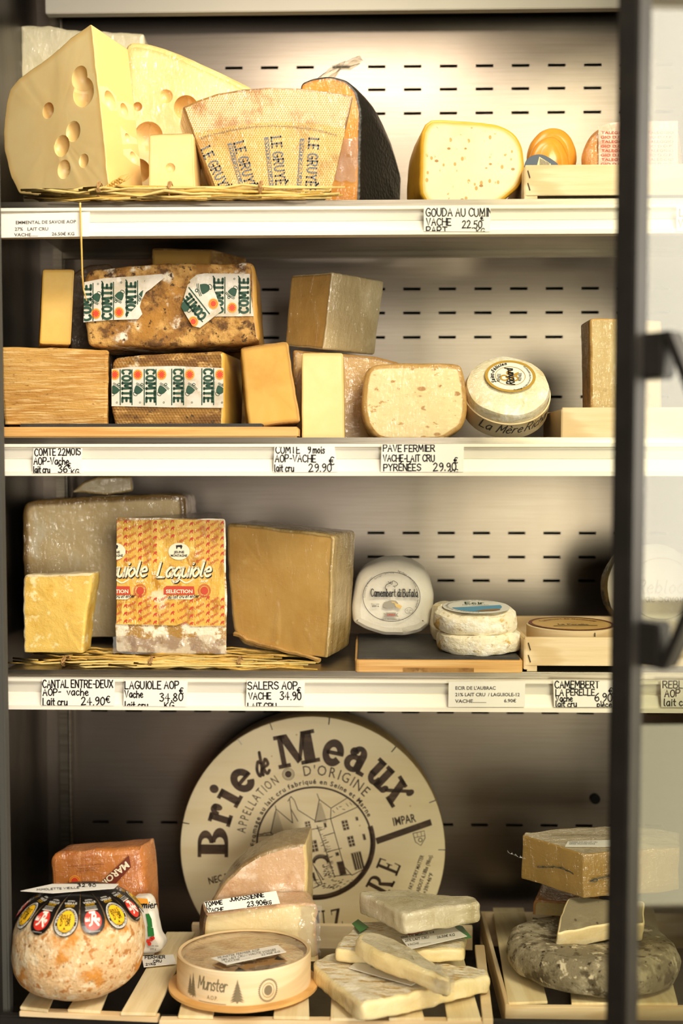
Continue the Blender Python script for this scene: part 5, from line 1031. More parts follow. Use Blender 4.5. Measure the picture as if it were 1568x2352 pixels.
f = Flat(); f.ring(50, 50, 50, 50, 4, 60); f.arc('Camembert de Normandie', 50, 54, 34, -62, 11, span=124, bold=.02); f.lay('rust_print', lb, M['maroon'], pt_, .0010)
f = Flat(); f.fit('La Perelle', 32, 62, 36, 11, bold=.02); f.line(26, 70, 76, 66, 2.5); f.lay('dark_lettering', lb, M['print'], pt_, .0010)
MB().tube([fr.w((1345-1312)*1.2/F, -rb*.985, .002), fr.w((1345-1312)*1.2/F, -rb*1.0, .012)], .0007, 5).build('staple', M['staple'], wb)
# round in printed paper that runs on behind the bar
fr = frame(1500, 1352, .150, 4, 4)
rb_ = thing('wrapped_cheese', 'mottled round cheese in printed paper standing behind the black door bar', 'cheese', (fr.o.x, fr.o.y, Z3+.06))
g = lathe_geo(fr, [(.02, -.003), (.045, -.002), (.056, 0), (.061, .004), (.0625, .012), (.0625, .03), (.058, .036)], 48, .0012, 60, 4, mi=[0, 0, 0, 1, 1, 1]); split(rb_, g, ('paper_front', 'mottled_rind'), [M['paper'], M['mottled_foil']])
f = Flat(); f.ring(1555, 1352, 78, 72, 3, 60); f.hand('Reblochon', 1498, 1362, 30, 3, jit=0, sh=.2); f.hand('de Savoie', 1520, 1382, 18, 2, jit=0); f.v = [(x-40, y) for x, y in f.v]; f.lay('grey_print', fr, M['faint'], rb_, .0045)

# ------------------------------------------------------------------ bottom of the case: crates of slats
def slat_crate(name, label, slats, base, extra):
    t = thing(name, label, 'crate', base)
    for (a, b_, c, d) in slats:      # near left, near right, far right, far left in the photo
        P = [on_deck(*p_, 0) for p_ in (a, b_, c, d)]; dz = random.Random(a[0]).uniform(-.0006, .0006)
        MB().prism([p_ + V((0, 0, dz)) for p_ in P], (0, 0, -.0035), .0005).build('slat', M['wood_y'], t)
    for nm, mb_, m_ in extra: mb_.build(nm, M[m_], t)
    return t
def rail(p0, p1, h, dn=.0035, w=.012):
    a, b_ = on_deck(*p0), on_deck(*p1); v = V((0, w, -SL*w)); return MB().prism([a-V((0, 0, dn)), b_-V((0, 0, dn)), b_-V((0, 0, dn))+v, a-V((0, 0, dn))+v], (0, 0, -h), .0006)
L = [((46, 2313), (110, 2320), (180, 2160), (150, 2155)), ((155, 2318), (230, 2322), (300, 2150), (262, 2145)), ((277, 2327), (357, 2328), (447, 2141), (383, 2141))]
slat_crate('slat_crate', 'slatted wooden crate at the bottom left, under the orange ball', L, on_deck(200, 2300) - V((0, 0, .03)),
    [('front_rail', rail((44, 2316), (362, 2330), .006), 'wood'), ('back_rail', rail((150, 2165), (450, 2150), .02), 'wood')])
Cn = [((409, 2333), (489, 2335), (520, 2152), (455, 2152)), ((628, 2335), (710, 2337), (705, 2190), (646, 2190)), ((759, 2338), (838, 2338), (822, 2190), (764, 2190)), ((893, 2338), (974, 2338), (938, 2190), (880, 2190)), ((1027, 2338), (1104, 2338), (1062, 2190), (1000, 2190))]
slat_crate('slat_crate', 'slatted wooden crate at the bottom centre, under the brie wedges', Cn, on_deck(760, 2320) - V((0, 0, .03)),
    [('front_rail', rail((365, 2337), (1118, 2339), .008), 'wood'), ('back_rail', MB().box(at(440, 2150, .17).x, .172, deck(.17)-.03, at(1085, 2150, .17).x, .18, deck(.17)+.002), 'wood'),
     ('end_slat', MB().prism([on_deck(1108, 2340), on_deck(1132, 2340), on_deck(1112, 2170), on_deck(1090, 2170)], (0, 0, -.010), .0006), 'wood')])
Rn = [((1166, 2303), (1257, 2300), (1202, 2085), (1131, 2085)), ((1312, 2303), (1430, 2303), (1372, 2085), (1290, 2085)), ((1460, 2304), (1556, 2304), (1500, 2085), (1430, 2085))]
aL, aR = on_deck(1160, 2307), on_deck(1700, 2309); cb = on_deck(1104, 2097)
b1 = MB().prism([aL-V((0, 0, .003)), aR-V((0, 0, .003)), aR-V((0, 0, .003))+V((0, .006, 0)), aL-V((0, 0, .003))+V((0, .006, 0))], (0, 0, -.032), .0006)
b2 = MB().prism([aL, cb, cb+V((.005, 0, 0)), aL+V((.005, 0, 0))], (0, 0, -.034), .0006)
b3 = MB().prism([cb, V((.55, cb.y, cb.z)), V((.55, cb.y+.006, cb.z)), cb+V((0, .006, 0))], (0, 0, -.05), .0006)
slat_crate('slat_crate', 'slatted wooden crate at the bottom right, under the grey wheel', Rn, on_deck(1330, 2290) - V((0, 0, .035)), [('front_board', b1, 'wood'), ('side_board', b2, 'wood'), ('back_board', b3, 'wood')])
# ------------------------------------------------------------------ large round brie box
fr = frame(717, 1949, .225, 0, 1.5)
rB = 311*1.425/F
bx_ = thing('brie_box', 'very large round poplar box lid stamped in brown, standing at the back of the bottom', 'box', (fr.o.x, fr.o.y+.03, .487))
g = lathe_geo(fr, [(rB*.3, 0), (rB*.7, 0), (rB*.985, 0), (rB*.995, .0012)], 96); lid_ = split(bx_, g, ('lid',), [M['brie_lid']])[0]
g = lathe_geo(fr, [(rB*.995, .0014), (rB*1.0, .004), (rB*1.0, .024), (rB*.99, .0245), (rB*.99, .058)], 96); split(bx_, g, ('box_rim',), [M['box_rim']])
for a in (-77, -32, -16.5, 9.5, 41, 70, 92):
    a = R(a-2); MB().tube([fr.w(rB*math.sin(a)*s_, rB*math.cos(a)*s_, -.0006) for s_ in (.945, .998)], .0007, 5).build('staple', M['staple'], lid_)

def heavy(ch):
    """fat slab letters in a 10 x 10 box as polygons and half rings: ('p', pts) or ('r', cx, cy, rxo, ryo, rxi, ryi, a0, a1, shift)"""
    return {'B': [('p', [(0, 0), (5, 0), (5, 1.2), (0, 1.2)]), ('p', [(0, 8.8), (5, 8.8), (5, 10), (0, 10)]), ('p', [(1, 0), (4.1, 0), (4.1, 10), (1, 10)]), ('r', 4.6, 7.45, 4, 2.55, 1.5, 1.25, -92, 92), ('r', 4.8, 2.75, 4.6, 2.75, 1.6, 1.4, -92, 92)],
     'r': [('p', [(0, 0), (5.2, 0), (5.2, 1.2), (0, 1.2)]), ('p', [(1, 0), (4, 0), (4, 7), (1, 7)]), ('p', [(0, 5.8), (4, 5.8), (4, 7), (0, 7)]), ('r', 6.0, 4.6, 2.9, 2.6, .9, .9, 40, 190), ('r', 6.9, 5.4, 1.5, 1.6, .02, .02, 0, 360)],
     'i': [('p', [(0, 0), (5.4, 0), (5.4, 1.2), (0, 1.2)]), ('p', [(1.1, 0), (4.3, 0), (4.3, 7), (1.1, 7)]), ('p', [(0, 5.8), (4, 5.8), (4, 7), (0, 7)]), ('r', 2.6, 8.9, 1.7, 1.4, .02, .02, 0, 360)],
     'e': [('r', 4.1, 3.55, 4.1, 3.75, 1.5, 1.6, -2, 325), ('p', [(1.5, 3.0), (8.1, 3.0), (8.1, 4.1), (1.5, 4.1)])],
     'M': [('p', [(0, 0), (4.2, 0), (4.2, 1.2), (0, 1.2)]), ('p', [(1.2, 0), (2.9, 0), (2.9, 10), (1.2, 10)]), ('p', [(0, 8.8), (4, 8.8), (3.6, 10), (0, 10)]), ('p', [(1.4, 10), (4.6, 10), (8.4, 1.6), (6.6, .6)]), ('p', [(6.6, .6), (8.0, 1.4), (11.2, 10), (9.4, 10)]), ('p', [(9.0, 0), (12.8, 0), (12.8, 10), (9.4, 10)]), ('p', [(7.8, 0), (14.2, 0), (14.2, 1.2), (7.8, 1.2)]), ('p', [(9.6, 8.8), (14.0, 8.8), (14.0, 10), (9.2, 10)])],
     'a': [('r', 3.6, 2.3, 3.6, 2.5, 1.2, 1.0, 0, 360), ('p', [(4.2, .6), (7.2, .3), (7.2, 5), (4.2, 5)]), ('r', 4.1, 4.8, 3.1, 2.6, .4, 1.2, 0, 170), ('r', 1.9, 5.2, 1.5, 1.2, .02, .02, 0, 360), ('p', [(6, 0), (9, 0), (9, 1.1), (6, 1.3)])],
     'u': [('p', [(1, 2), (4, 2), (4, 7), (1, 7)]), ('p', [(0, 5.9), (4, 5.9), (4, 7), (0, 7)]), ('r', 4.4, 2.6, 3.4, 2.8, .7, 1.3, 170, 360), ('p', [(5.6, 0), (8.6, 0), (8.6, 7), (5.6, 7)]), ('p', [(4.8, 5.9), (8.6, 5.9), (8.6, 7), (4.8, 7)]), ('p', [(5.6, 0), (9.8, 0), (9.8, 1.2), (5.6, 1.2)])],
     'x': [('p', [(.6, 7), (4.0, 7), (8.8, 0), (5.2, 0)]), ('p', [(-.4, 5.9), (5.2, 5.9), (5.2, 7), (-.4, 7)]), ('p', [(4.4, 0), (9.8, 0), (9.8, 1.1), (4.4, 1.1)]), ('p', [(7.0, 7), (8.2, 6.4), (2.0, .6), (.8, 1.2)]), ('r', 8.2, 6.6, 1.3, 1.2, .02, .02, 0, 360), ('r', 1.0, .9, 1.4, 1.3, .02, .02, 0, 360)],
     'R': [('p', [(0, 0), (4.6, 0), (4.6, .9), (0, .9)]), ('p', [(0, 9.1), (5, 9.1), (5, 10), (0, 10)]), ('p', [(1.3, 0), (3.4, 0), (3.4, 10), (1.3, 10)]), ('r', 4.4, 7.4, 3.6, 2.6, 1.6, 1.7, -92, 92), ('p', [(4.0, 5.2), (6.0, 5.2), (9.4, 0), (7.0, 0)]), ('p', [(6.4, 0), (10, 0), (10, .9), (6.4, .9)])],
     'E': [('p', [(0, 0), (8, 0), (8, .9), (0, .9)]), ('p', [(0, 9.1), (7.6, 9.1), (7.6, 10), (0, 10)]), ('p', [(1.3, 0), (3.4, 0), (3.4, 10), (1.3, 10)]), ('p', [(3.4, 4.6), (6, 4.6), (6, 5.5), (3.4, 5.5)]), ('p', [(7.1, 0), (8, 0), (8.3, 3), (7.6, 3)]), ('p', [(6.8, 10), (7.6, 10), (7.8, 7), (7.1, 7)]), ('p', [(5.4, 3.7), (6, 3.7), (6, 6.4), (5.4, 6.4)])],
     'U': [('p', [(1.2, 3), (3.2, 3), (3.2, 10), (1.2, 10)]), ('p', [(0, 9.1), (4.6, 9.1), (4.6, 10), (0, 10)]), ('r', 4.4, 3.2, 3.2, 3.3, 1.5, 2.3, 180, 360), ('p', [(6.6, 3), (7.6, 3), (7.6, 10), (6.6, 10)]), ('p', [(5.6, 9.1), (8.6, 9.1), (8.6, 10), (5.6, 10)])],
     'Z': [('p', [(0, 0), (8, 0), (8, .9), (0, .9)]), ('p', [(.4, 9.1), (8, 9.1), (8, 10), (.4, 10)]), ('p', [(5.4, 9.4), (8, 9.4), (2.6, .6), (0, .6)]), ('p', [(7.2, 0), (8, 0), (8.3, 3), (7.7, 3)]), ('p', [(.4, 10), (1.2, 10), (.8, 7.2), (.2, 7.2)])]}[ch]
def hv(f, ch, x, y, size, rot, sx=1, sh=0):
    k = size/10
    for it in heavy(ch):
        if it[0] == 'p': f.add(f._tr(it[1], x, y, rot, k*sx, k, sh), [tuple(range(len(it[1])))])
        else:
            _, cx, cy, a, b_, c, d, a0, a1 = it; n = 26; A = []; B = []
            for i in range(n+1):
                t = R(a0 + (a1-a0)*i/n); A.append((cx+a*math.cos(t), cy+b_*math.sin(t))); B.append((cx+c*math.cos(t), cy+d*math.sin(t)))
            f.add(f._tr(A+B, x, y, rot, k*sx, k, sh), [(i, i+1, n+2+i, n+1+i) for i in range(n)])
f = Flat()
for ch, a0, a1, s_, wd in (('B', -99.5, -80, 70, 9.4), ('r', -79.5, -66.5, 76, 8.6), ('i', -66, -57, 76, 5.4), ('e', -56.5, -41.5, 80, 8.2), ('M', -26, 4.5, 76, 14.2), ('e', 4, 19.5, 84, 8.2), ('a', 19, 36, 84, 9.0), ('u', 35.5, 52, 82, 9.8), ('x', 50.5, 66.5, 82, 10.2)):
    am = R((a0+a1)/2); r_ = 181 + 17*math.sin(am)**2; w_ = r_*R(a1-a0); cx_, cy_ = 722 + r_*math.sin(am), 1936 - r_*math.cos(am)
    hv(f, ch, cx_ - w_/2*math.cos(am), cy_ - w_/2*math.sin(am), s_, -math.degrees(am), w_/(wd*s_/10))
f.hand('de', 593, 1785, 52, 7.0, rot=22, sx=.52, sh=.22, jit=0, gap=1.4)
for ch, x, y, s_, rot, sx in (('R', 888, 2062, 56, 62, .75), ('E', 911, 2012, 52, 68, .62), ('U', 726, 2136, 44, 5, .62), ('Z', 767, 2133, 44, 12, .62)): hv(f, ch, x, y, s_, rot, sx)
f.disc(770, 2146, 2.5); f.disc(742, 2147, 2.5)
f.fit('IMPAR', 903, 1897, 54, 27, rot=11, bold=.02); f.poly([(862, 1925), (988, 1881), (992, 1895), (866, 1939)])
f.fit('NEC PLUS', 480, 2031, 75, 22, rot=-14 + 28, bold=.02)
f.arc('APPELLATION', 722, 1936, 160, -82, 30, sx=.62, span=53); f.arc("D'ORIGINE", 722, 1936, 155, -9.5, 34, sx=.78, span=58)
f.arc('Fromage au lait cru fabriqué en Seine et Marne', 722, 1936, 136, -93, 15.5, bold=.028, sx=.9, span=158)
f.ring(662, 1778, 14, 14, 1.2, 36); f.ring(662, 1778, 11, 11, 1, 30); f.disc(662, 1778, 8, 8, 14)
f.ring(722, 1936, 134, 130, 4.2, 90); f.ring(722, 1936, 140, 131, 12, 50, a0=-95, a1=18)
for t_, x, y, w_, rr_ in (('FAT - 45% FAT IN DRY MATTER', 931, 2082, 124, 70), ('WEIGHT : ABOUT 6,18lbs (98oz).', 947, 2092, 136, 70), ('KEEP AT +39/+46°F', 962, 2097, 96, 70)): f.fit(t_, x, y, w_, 12.5, rot=rr_, bold=.02)
f.stroke([(948, 1914), (974, 1908), (976, 1924), (966, 1942), (954, 1934), (948, 1914)], 1.6); f.line(951, 1924, 975, 1919, 1.2); f.ring(965, 1929, 5, 5, 1.6, 16); f.line(957, 1913, 959, 1922, 1); f.line(966, 1911, 968, 1920, 1)
f.lay('stamped_lettering', fr, M['brown_ink'], lid_, .0005)
f = Flat(); hl = lambda a, b_, w_=1.6: f.line(a[0], a[1], b_[0], b_[1], w_)      # engraving of the little castle
segs = [((586, 1918), (622, 1911)), ((622, 1911), (634, 1858)), ((634, 1858), (672, 1890)), ((632, 1850), (634, 1860)), ((622, 1911), (632, 1922)), ((584, 1921), (630, 1917)), ((672, 1890), (665, 1836)), ((661, 1840), (668, 1829)), ((668, 1829), (676, 1838)), ((676, 1838), (684, 1860)), ((684, 1860), (722, 1884)), ((668, 1858), (684, 1886)),
    ((728, 1823), (733, 1836)), ((733, 1836), (723, 1888)), ((733, 1836), (760, 1856)), ((760, 1856), (759, 1880)), ((723, 1888), (759, 1880)), ((760, 1856), (798, 1832)), ((760, 1880), (824, 1852)), ((759, 1880), (790, 1990)), ((728, 1896), (768, 2012)), ((742, 1920), (768, 1912)), ((752, 1956), (784, 1948)), ((790, 1990), (808, 2010)), ((768, 2012), (806, 2008)), ((712, 1906), (728, 1902)), ((712, 1970), (740, 2030)), ((740, 2030), (714, 2042)), ((842, 1992), (808, 2010)), ((716, 2010), (732, 2034)), ((722, 1990), (742, 2020))]
for a, b_ in segs: hl(a, b_)
rn = random.Random(11)
for k in range(16): y = 1866 + k*3.2; f.line(630-k*.6, y, 637+k*1.0, y-2, .9); y2 = 1846+k*2.8; f.line(732-k*.6, y2, 737+k*.9, y2-2, .9)
for k in range(9): f.line(764+k*8+rn.uniform(-2, 2), 1858-k*2.5+rn.uniform(-3, 8), 768+k*8, 1859-k*2.5+rn.uniform(-3, 8), 1.3); f.line(592+k*3.6, 1914+rn.uniform(-2, 5), 595+k*3.6, 1914+rn.uniform(-2, 5), 1.2)
def window(x, y, w_, h_, rot, nx, ny):
    c_, n_ = math.cos(R(rot)), math.sin(R(rot)); t_ = lambda a, b_: (x + a*c_ - b_*n_, y + a*n_ + b_*c_)
    for i in range(nx):
        for j in range(ny):
            a0, b0 = w_*i/nx + 1, h_*j/ny + 1; a1, b1 = w_*(i+1)/nx - .6, h_*(j+1)/ny - .6; f.poly([t_(a0, b0), t_(a1, b0), t_(a1, b1), t_(a0, b1)])
    P = [t_(0, 0), t_(w_, 0), t_(w_, h_), t_(0, h_), t_(0, 0)]; f.stroke(P, .9)
window(784, 1886, 13, 22, -14, 2, 3); window(797, 1922, 13, 24, -14, 2, 3); window(711, 1932, 15, 26, -12, 2, 3); window(700, 1888, 11, 17, -12, 2, 3); window(816, 1877, 5, 8, -14, 1, 1); window(832, 1916, 5, 14, -14, 1, 1); window(743, 1890, 5, 11, -12, 1, 1); window(770, 1958, 7, 8, -12, 1, 1)
window(773, 1980, 15, 32, -14, 1, 1); window(806, 1960, 22, 40, -14, 4, 1); window(716, 2004, 5, 20, -14, 1, 1)
for k in range(70):
    x, y = rn.uniform(722, 815), rn.uniform(2016, 2042); 
    if y > 2020 + (815-x)*.0 : f.line(x, y, x+rn.uniform(2, 6), y-rn.uniform(0, 2), rn.uniform(.8, 1.8))
for k in range(60): x, y = rn.uniform(738, 762), rn.uniform(1985, 2016); f.line(x+(y-1985)*.2, y, x+3+(y-1985)*.2, y-1, 1)
for k in range(40): t = rn.random(); x, y = 724 + 26*t + rn.uniform(0, 14), 1900 + 90*t; f.line(x, y, x+7, y-2.5, .9)
for k in range(26): a = R(180 - k*7); f.line(737+14*math.cos(a), 1982-14*math.sin(a)*.8, 737+20*math.cos(a), 1980-18*math.sin(a), 1.6)
f.lay('engraved_castle', fr, M['brown_ink'], lid_, .0007)
# ------------------------------------------------------------------ bottom: orange ball with its black petal label
bc0 = V((at(182, 2165, -.066).x, -.066, 0)); bcz = at(182, 2165, -.066).z; fr = flat_frame(V((bc0.x, bc0.y, bcz)), SL)
rx = 152*1.135/F; hzt, hzb = .0605, (bcz-deck(-.066))/math.hypot(1, SL) - .0032
prof = []
for k in range(41):
    a = math.pi*(k/40); s_ = abs(math.sin(a))**.72; c_ = math.copysign(abs(math.cos(a))**.8, math.cos(a)); prof.append((rx*s_, (hzt if c_ > 0 else hzb)*-c_))
prof[0] = (.0005, prof[0][1]); prof[-1] = (.0005, prof[-1][1])
bl = thing('cheese_ball', 'large pitted orange ball cheese with a black scalloped label on top, bottom left crate', 'cheese', (bc0.x, bc0.y, bcz-hzb))
g = lathe_geo(fr, prof, 110, .0012, 70, 6); split(bl, g, ('rind',), [M['mimolette']])
arcL = [0]
for i in range(1, len(prof)): arcL.append(arcL[-1] + math.hypot(prof[i][0]-prof[i-1][0], prof[i][1]-prof[i-1][1]))
def on_ball(th, s, d):
    s = max(0, min(s, arcL[-1]*.999)); i = max(k for k in range(len(arcL)-1) if arcL[k] <= s); t = (s-arcL[i])/(arcL[i+1]-arcL[i])
    r_ = prof[i][0]*(1-t) + prof[i+1][0]*t; h = prof[i][1]*(1-t) + prof[i+1][1]*t
    dr, dh = prof[i+1][0]-prof[i][0], prof[i+1][1]-prof[i][1]; l = math.hypot(dr, dh); 
    r2 = r_ + dh/l*d; h2 = h - dr/l*d; a = th0 + th; return fr.w(r2*math.cos(a), r2*math.sin(a), h2)
th0 = math.atan2(CAM.y - bc0.y, CAM.x - bc0.x)
smax = arcL[20]*.74; rmap = lambda s: max(.004, [prof[i][0] for i in range(len(prof)) if arcL[i] <= s][-1])
NP = 14; step_ = 2*math.pi/NP
def lay_petals(nm, m_, maker, ks, off, par):
    V_, F_ = [], []
    for k in ks:
        f = Flat(); maker(f, k); b_ = len(V_); a0 = k*step_ + R(-14)
        for x, y in f.v:
            s = smax*(.12 + .88*y/100); V_.append(on_ball(a0 + x/100*step_*1.0, s, off))
        F_ += [tuple(i+b_ for i in q) for q in f.f]
    mk(nm, V_, F_, m_, par, smooth=False)
def petal(f, k):
    cols = 9; rows = []
    for j in range(23):
        y = j/22*100; w = 47.5 if y < 76 else 47.5*math.sqrt(max(0, 1-((y-76)/24.5)**2)); rows.append((y, w))
    for j in range(22):
        (y0, w0), (y1, w1) = rows[j], rows[j+1]
        for i in range(cols):
            u0, u1 = -1+2*i/cols, -1+2*(i+1)/cols; f.add([(w0*u0, y0), (w0*u1, y0), (w1*u1, y1), (w1*u0, y1)], [(0, 1, 2, 3)])
vis = [-4, -3, -2, -1, 0, 1, 2, 3, 4]
V_, F_ = [], []
for k in range(NP):
    f = Flat(); petal(f, k); b_ = len(V_); a0 = k*step_ + R(-14)
    for x, y in f.v: V_.append(on_ball(a0 + x/100*step_, smax*(.12+.88*y/100), .0028))
    F_ += [tuple(i+b_ for i in q) for q in f.f]
cap = on_ball(0, 0, .0030); b_ = len(V_); V_ += [cap] + [on_ball(2*math.pi*j/56, smax*.13, .0029) for j in range(56)]; F_ += [(b_, b_+1+j, b_+1+(j+1) % 56) for j in range(56)]
sl_ = mk('scalloped_label', V_, F_, M['black_paper'], bl)
yk = [-4, -2, 0, 2, 4]; rk = [-3, -1, 1, 3]
for k_ in yk: lay_petals('yellow_roundel', M['yellow_ink'], lambda f, k: f.spread(0, 78, 32, 16, 40), [k_], .0033, sl_)
for k_ in yk: lay_petals('white_ring', M['white_ink'], lambda f, k: f.ring(0, 78, 42, 20.6, 2.0, 50, w2=1.0), [k_], .0033, sl_)
def ytext(f, k):
    f.hand('BOULE', -23, 76, 6.4, 1.5, sx=1.55, jit=0, gap=3); f.hand('D', -19, 85, 7.0, 1.8, sx=1.6, jit=0); f.hand('OR', 0, 85, 7.0, 1.8, sx=1.6, jit=0); f.line(-5, 77.5, -5, 80, 1.6); f.poly([(-6, 90), (-2, 86.5), (-1, 88.4), (3, 90)]); f.fit('SELECTION', -14, 92.4, 28, 2.2)
for k_ in yk: lay_petals('black_lettering', M['black_paper'], ytext, [k_], .0037, sl_)
def wtext(f, k):
    f.fit('EXTRA-', -22, 44, 44, 4.6, bold=.006); f.fit('VIEILLE', -34, 50, 68, 5.8, bold=.008)
lay_petals('white_lettering', M['white_ink'], lambda f, k: wtext(f, k), vis, .0032, sl_)
def ytext2(f, k): f.fit('AFFINEE 18 MOIS', -24, 52.5, 48, 2.2, bold=.02); f.fit('DE HAUTE QUALITE', -22, 55, 44, 2.0, bold=.02)
lay_petals('yellow_lettering', M['yellow_ink'], ytext2, vis, .0032, sl_)
def yarc(f, k):
    g = Flat(); g.arc('MIMOLETTE EXTRA-VIEILLE', 0, 0, 34, -100, 6.0, bold=.03, span=200); g.arc('INTENSITE AROMATIQUE', 0, 0, 38.5, 245, 6.0, bold=.03, inside=True, span=130); f.add([(x, 78+y*.5) for x, y in g.v], g.f)
for k_ in yk: lay_petals('ring_lettering', M['white_ink'], yarc, [k_], .0032, sl_)
for k_ in rk: lay_petals('red_roundel', M['label_red'], lambda f, k: f.spread(0, 79, 32, 15, 36), [k_], .0033, sl_)
def wr(f, k):
    g = Flat(); g.stroke([(-6, 11), (0, -16)], 6); g.stroke(cat_rom([(0, -16), (12, -14), (9, -4), (0, -2)], 4), 5.5); g.stroke([(2, -2), (17, 16)], 7); g.stroke([(-6, 11), (-14, 15)], 6)
    g.hand('label', -29, 4, 11, 2, jit=0, sx=.6); g.hand('rouge', 9, 4, 10, 2, jit=0, sx=.55); f.add([(x, 79+y*.52) for x, y in g.v], g.f)
    f.rect(-13, 66, 13, 69.5); f.rect(-27, 57.5, 27, 58); f.rect(-27, 64, 27, 64.5)
    for j in range(3): f.fit('MIMOLETTE VIEILLE FRANCE', -25, 60.2+j*1.8, 50, 1.5)
    f.fit('HOMOLOGATION LA 04/85', -20, 96.5, 40, 1.6)
for k_ in rk: lay_petals('white_mark', M['white_ink'], wr, [k_], .0037, sl_)
# grey card lying over the ball
cz = bcz + hzt; c0 = at(158, 2040, -.07); frc = flat_frame(V((c0.x, c0.y, c0.z)), .06, -3)
price('price_card', 'grey card seen almost edge-on lying on top of the orange ball', [(47, 2046), (120, 2030), (272, 2030), (262, 2040), (120, 2051)], 0, [('h', '32.90', 178, 2037, 6, dict(w=1.6, sx=2.4)), ('h', 'MIMOLETTE VIEILLE', 85, 2046, 4, dict(w=1.0, sx=2.2, rot=3))], fr=frc, group='price cards lying on the cheeses')
# paper wrapped orange block and small bag behind the ball
fr = frame(225, 2090, .07, 4, 8, -3)
mo = cheese('cheese_packet', 'orange paper packet with a maroon stripe behind the orange ball', [(115, 1985), (120, 1968), (135, 1962), (220, 1952), (315, 1946), (326, 1944), (332, 1990), (336, 2070), (338, 2150), (120, 2150)], fr, .055, [M['maroilles']]*3, parts=('paper', 'paper', 'paper'), ext=V((.008, .05, -.004)), r=.008, rad=.008, jit=.0018, jf=45, seed=40, zmin=lambda y: deck(y)+.0005)
f = Flat(); f.poly([(297, 1963), (302, 1990), (255, 2040), (215, 2040)]); f.lay('maroon_stripe', fr, M['maroon'], mo, .0038)
f = Flat(); f.fit('MAROILLES', 297, 1976, 110, 21, rot=-142+0, bold=.03); f.v = [(x-6, y) for x, y in f.v]; f.clip([(300, 1962), (305, 1990), (255, 2044), (212, 2044)]); f.lay('pale_lettering', fr, M['cream_ink'], mo, .0043)
f = Flat(); f.disc(173, 2022, 13, 13); f.lay('yellow_seal', fr, M['seal_o'], mo, .0038); f = Flat(); f.disc(173, 2022, 8, 8, 14); f.ring(173, 2022, 11, 11, 1); f.lay('red_seal', fr, M['seal_r'], mo, .0042)
f = Flat(); f.fit('FROMAGE AU LAIT DE VACHE PASTEURISE', 158, 1990, 82, 5, rot=4); f.fit('THIERACHE 45% MG', 180, 1996, 40, 5, rot=4); f.fit('POIDS NET 750 G', 178, 2001, 46, 5, rot=4); f.lay('small_lettering', fr, M['maroon'], mo, .0040)
fr = frame(335, 2130, .045, -12, 6, 0)
fb = cheese('cheese_bag', 'small white printed bag with green and red fruit beside the orange ball', [(300, 2062), (318, 2060), (340, 2062), (352, 2100), (360, 2145), (374, 2165), (370, 2185), (352, 2195), (300, 2190)], fr, .02, [M['paper']]*3, parts=('paper', 'paper', 'paper'), r=.006, rad=.008, jit=.001, seed=41)
f = Flat(); f.poly([(316, 2061), (340, 2063), (344, 2076), (318, 2074)]); f.lay('ochre_print', fr, M['seal_o'], fb, .0024)
f = Flat(); f.hand('Fermier', 300, 2084, 15, 2.4, jit=.05, sh=.2); f.lay('dark_lettering', fr, M['marker'], fb, .0027); f = Flat(); f.fit('Poids net', 342, 2172, 24, 6, rot=-2); f.fit('200 g', 346, 2180, 14, 6); f.lay('small_print', fr, M['print'], fb, .0027)
f = Flat(); f.poly([(336, 2098), (344, 2097), (350, 2110), (352, 2128), (342, 2128)]); f.poly([(340, 2126), (354, 2130), (356, 2148), (342, 2150)]); f.lay('green_print', fr, M['green_card'], fb, .0025)
f = Flat(); [f.disc(x, y, 4.4) for x, y in ((342, 2160), (349, 2156), (345, 2166), (353, 2153))]; f.lay('red_print', fr, M['label_red'], fb, .0028)
frc = flat_frame(on_deck(365, 2208, .004), SL)
price('price_card', 'handwritten card lying on a slat right of the orange ball', [(325, 2196), (398, 2192), (405, 2213), (330, 2221)], 0, [('h', 'FERMIER', 333, 2203, 6.5, dict(w=1.6, sx=1.5, rot=2)), ('h', 'CRU', 352, 2211, 5.5, dict(w=1.5, sx=1.6, rot=2)), ('h', '21 KG', 335, 2218, 5, dict(w=1.3, sx=1.5, rot=3))], fr=frc, group='price cards lying on the cheeses')
# ------------------------------------------------------------------ pink rinded cheese
fr = frame(640, 2150, .085, 2, 3)
pts = [(706, 2180), (704, 1936)] + [(705 - 248*math.sin(R(a)), 2182 - 246*math.cos(R(a))) for a in (6, 16, 27, 38, 50, 62, 74, 86)] + [(456, 2182)]
ta = cheese('cheese_quarter', 'upright quarter wheel with a dusty pink face in clear wrap, leaning before the big box', pts, fr, .06, [M['tomme_pink'], M['tomme_side'], M['tomme_cut']], ext=V((.004, .062, .001)), sidef=lambda x, y: 2 if x > .8 else 1, back=1, parts=('rind_face', 'rind_edge', 'cut_face'), r=.004, rad=.006, jit=.001, seed=42, zmin=lambda y: deck(y)+.0005)
fr = frame(600, 2190, .036, 3, 4)
tb = cheese('cheese_quarter', 'quarter wheel with a broad ivory cut face, lying before the pink rinded one', [(468, 2112), (474, 2098), (520, 2091), (600, 2081), (700, 2074), (727, 2076), (732, 2090), (726, 2120), (729, 2150), (732, 2230), (468, 2230), (464, 2160)], fr, .042, [M['tomme_cut'], M['dark_rind'], M['tomme_cut'], M['tomme_pink']], ext=V((-.012, .042, -.002)), sidef=lambda x, y: 1 if x < -.6 else 3, parts=('paste', 'rind', 'paste', 'top_rind'), r=.003, rad=.008, jit=.0012, seed=43, zmin=lambda y: deck(y)+.0005)
vs = []
for i in range(10):
    for j in range(14): p = fr.w(*fr.q(690 + i*5.2, 2078 + j*9.0), -.006+.0006*i); vs.append(p + noise.noise_vector(p*110)*.005)
mk('loose_wrap', vs, [[i*14+j, (i+1)*14+j, (i+1)*14+j+1, i*14+j+1] for i in range(9) for j in range(13)], M['film_dense'], tb)
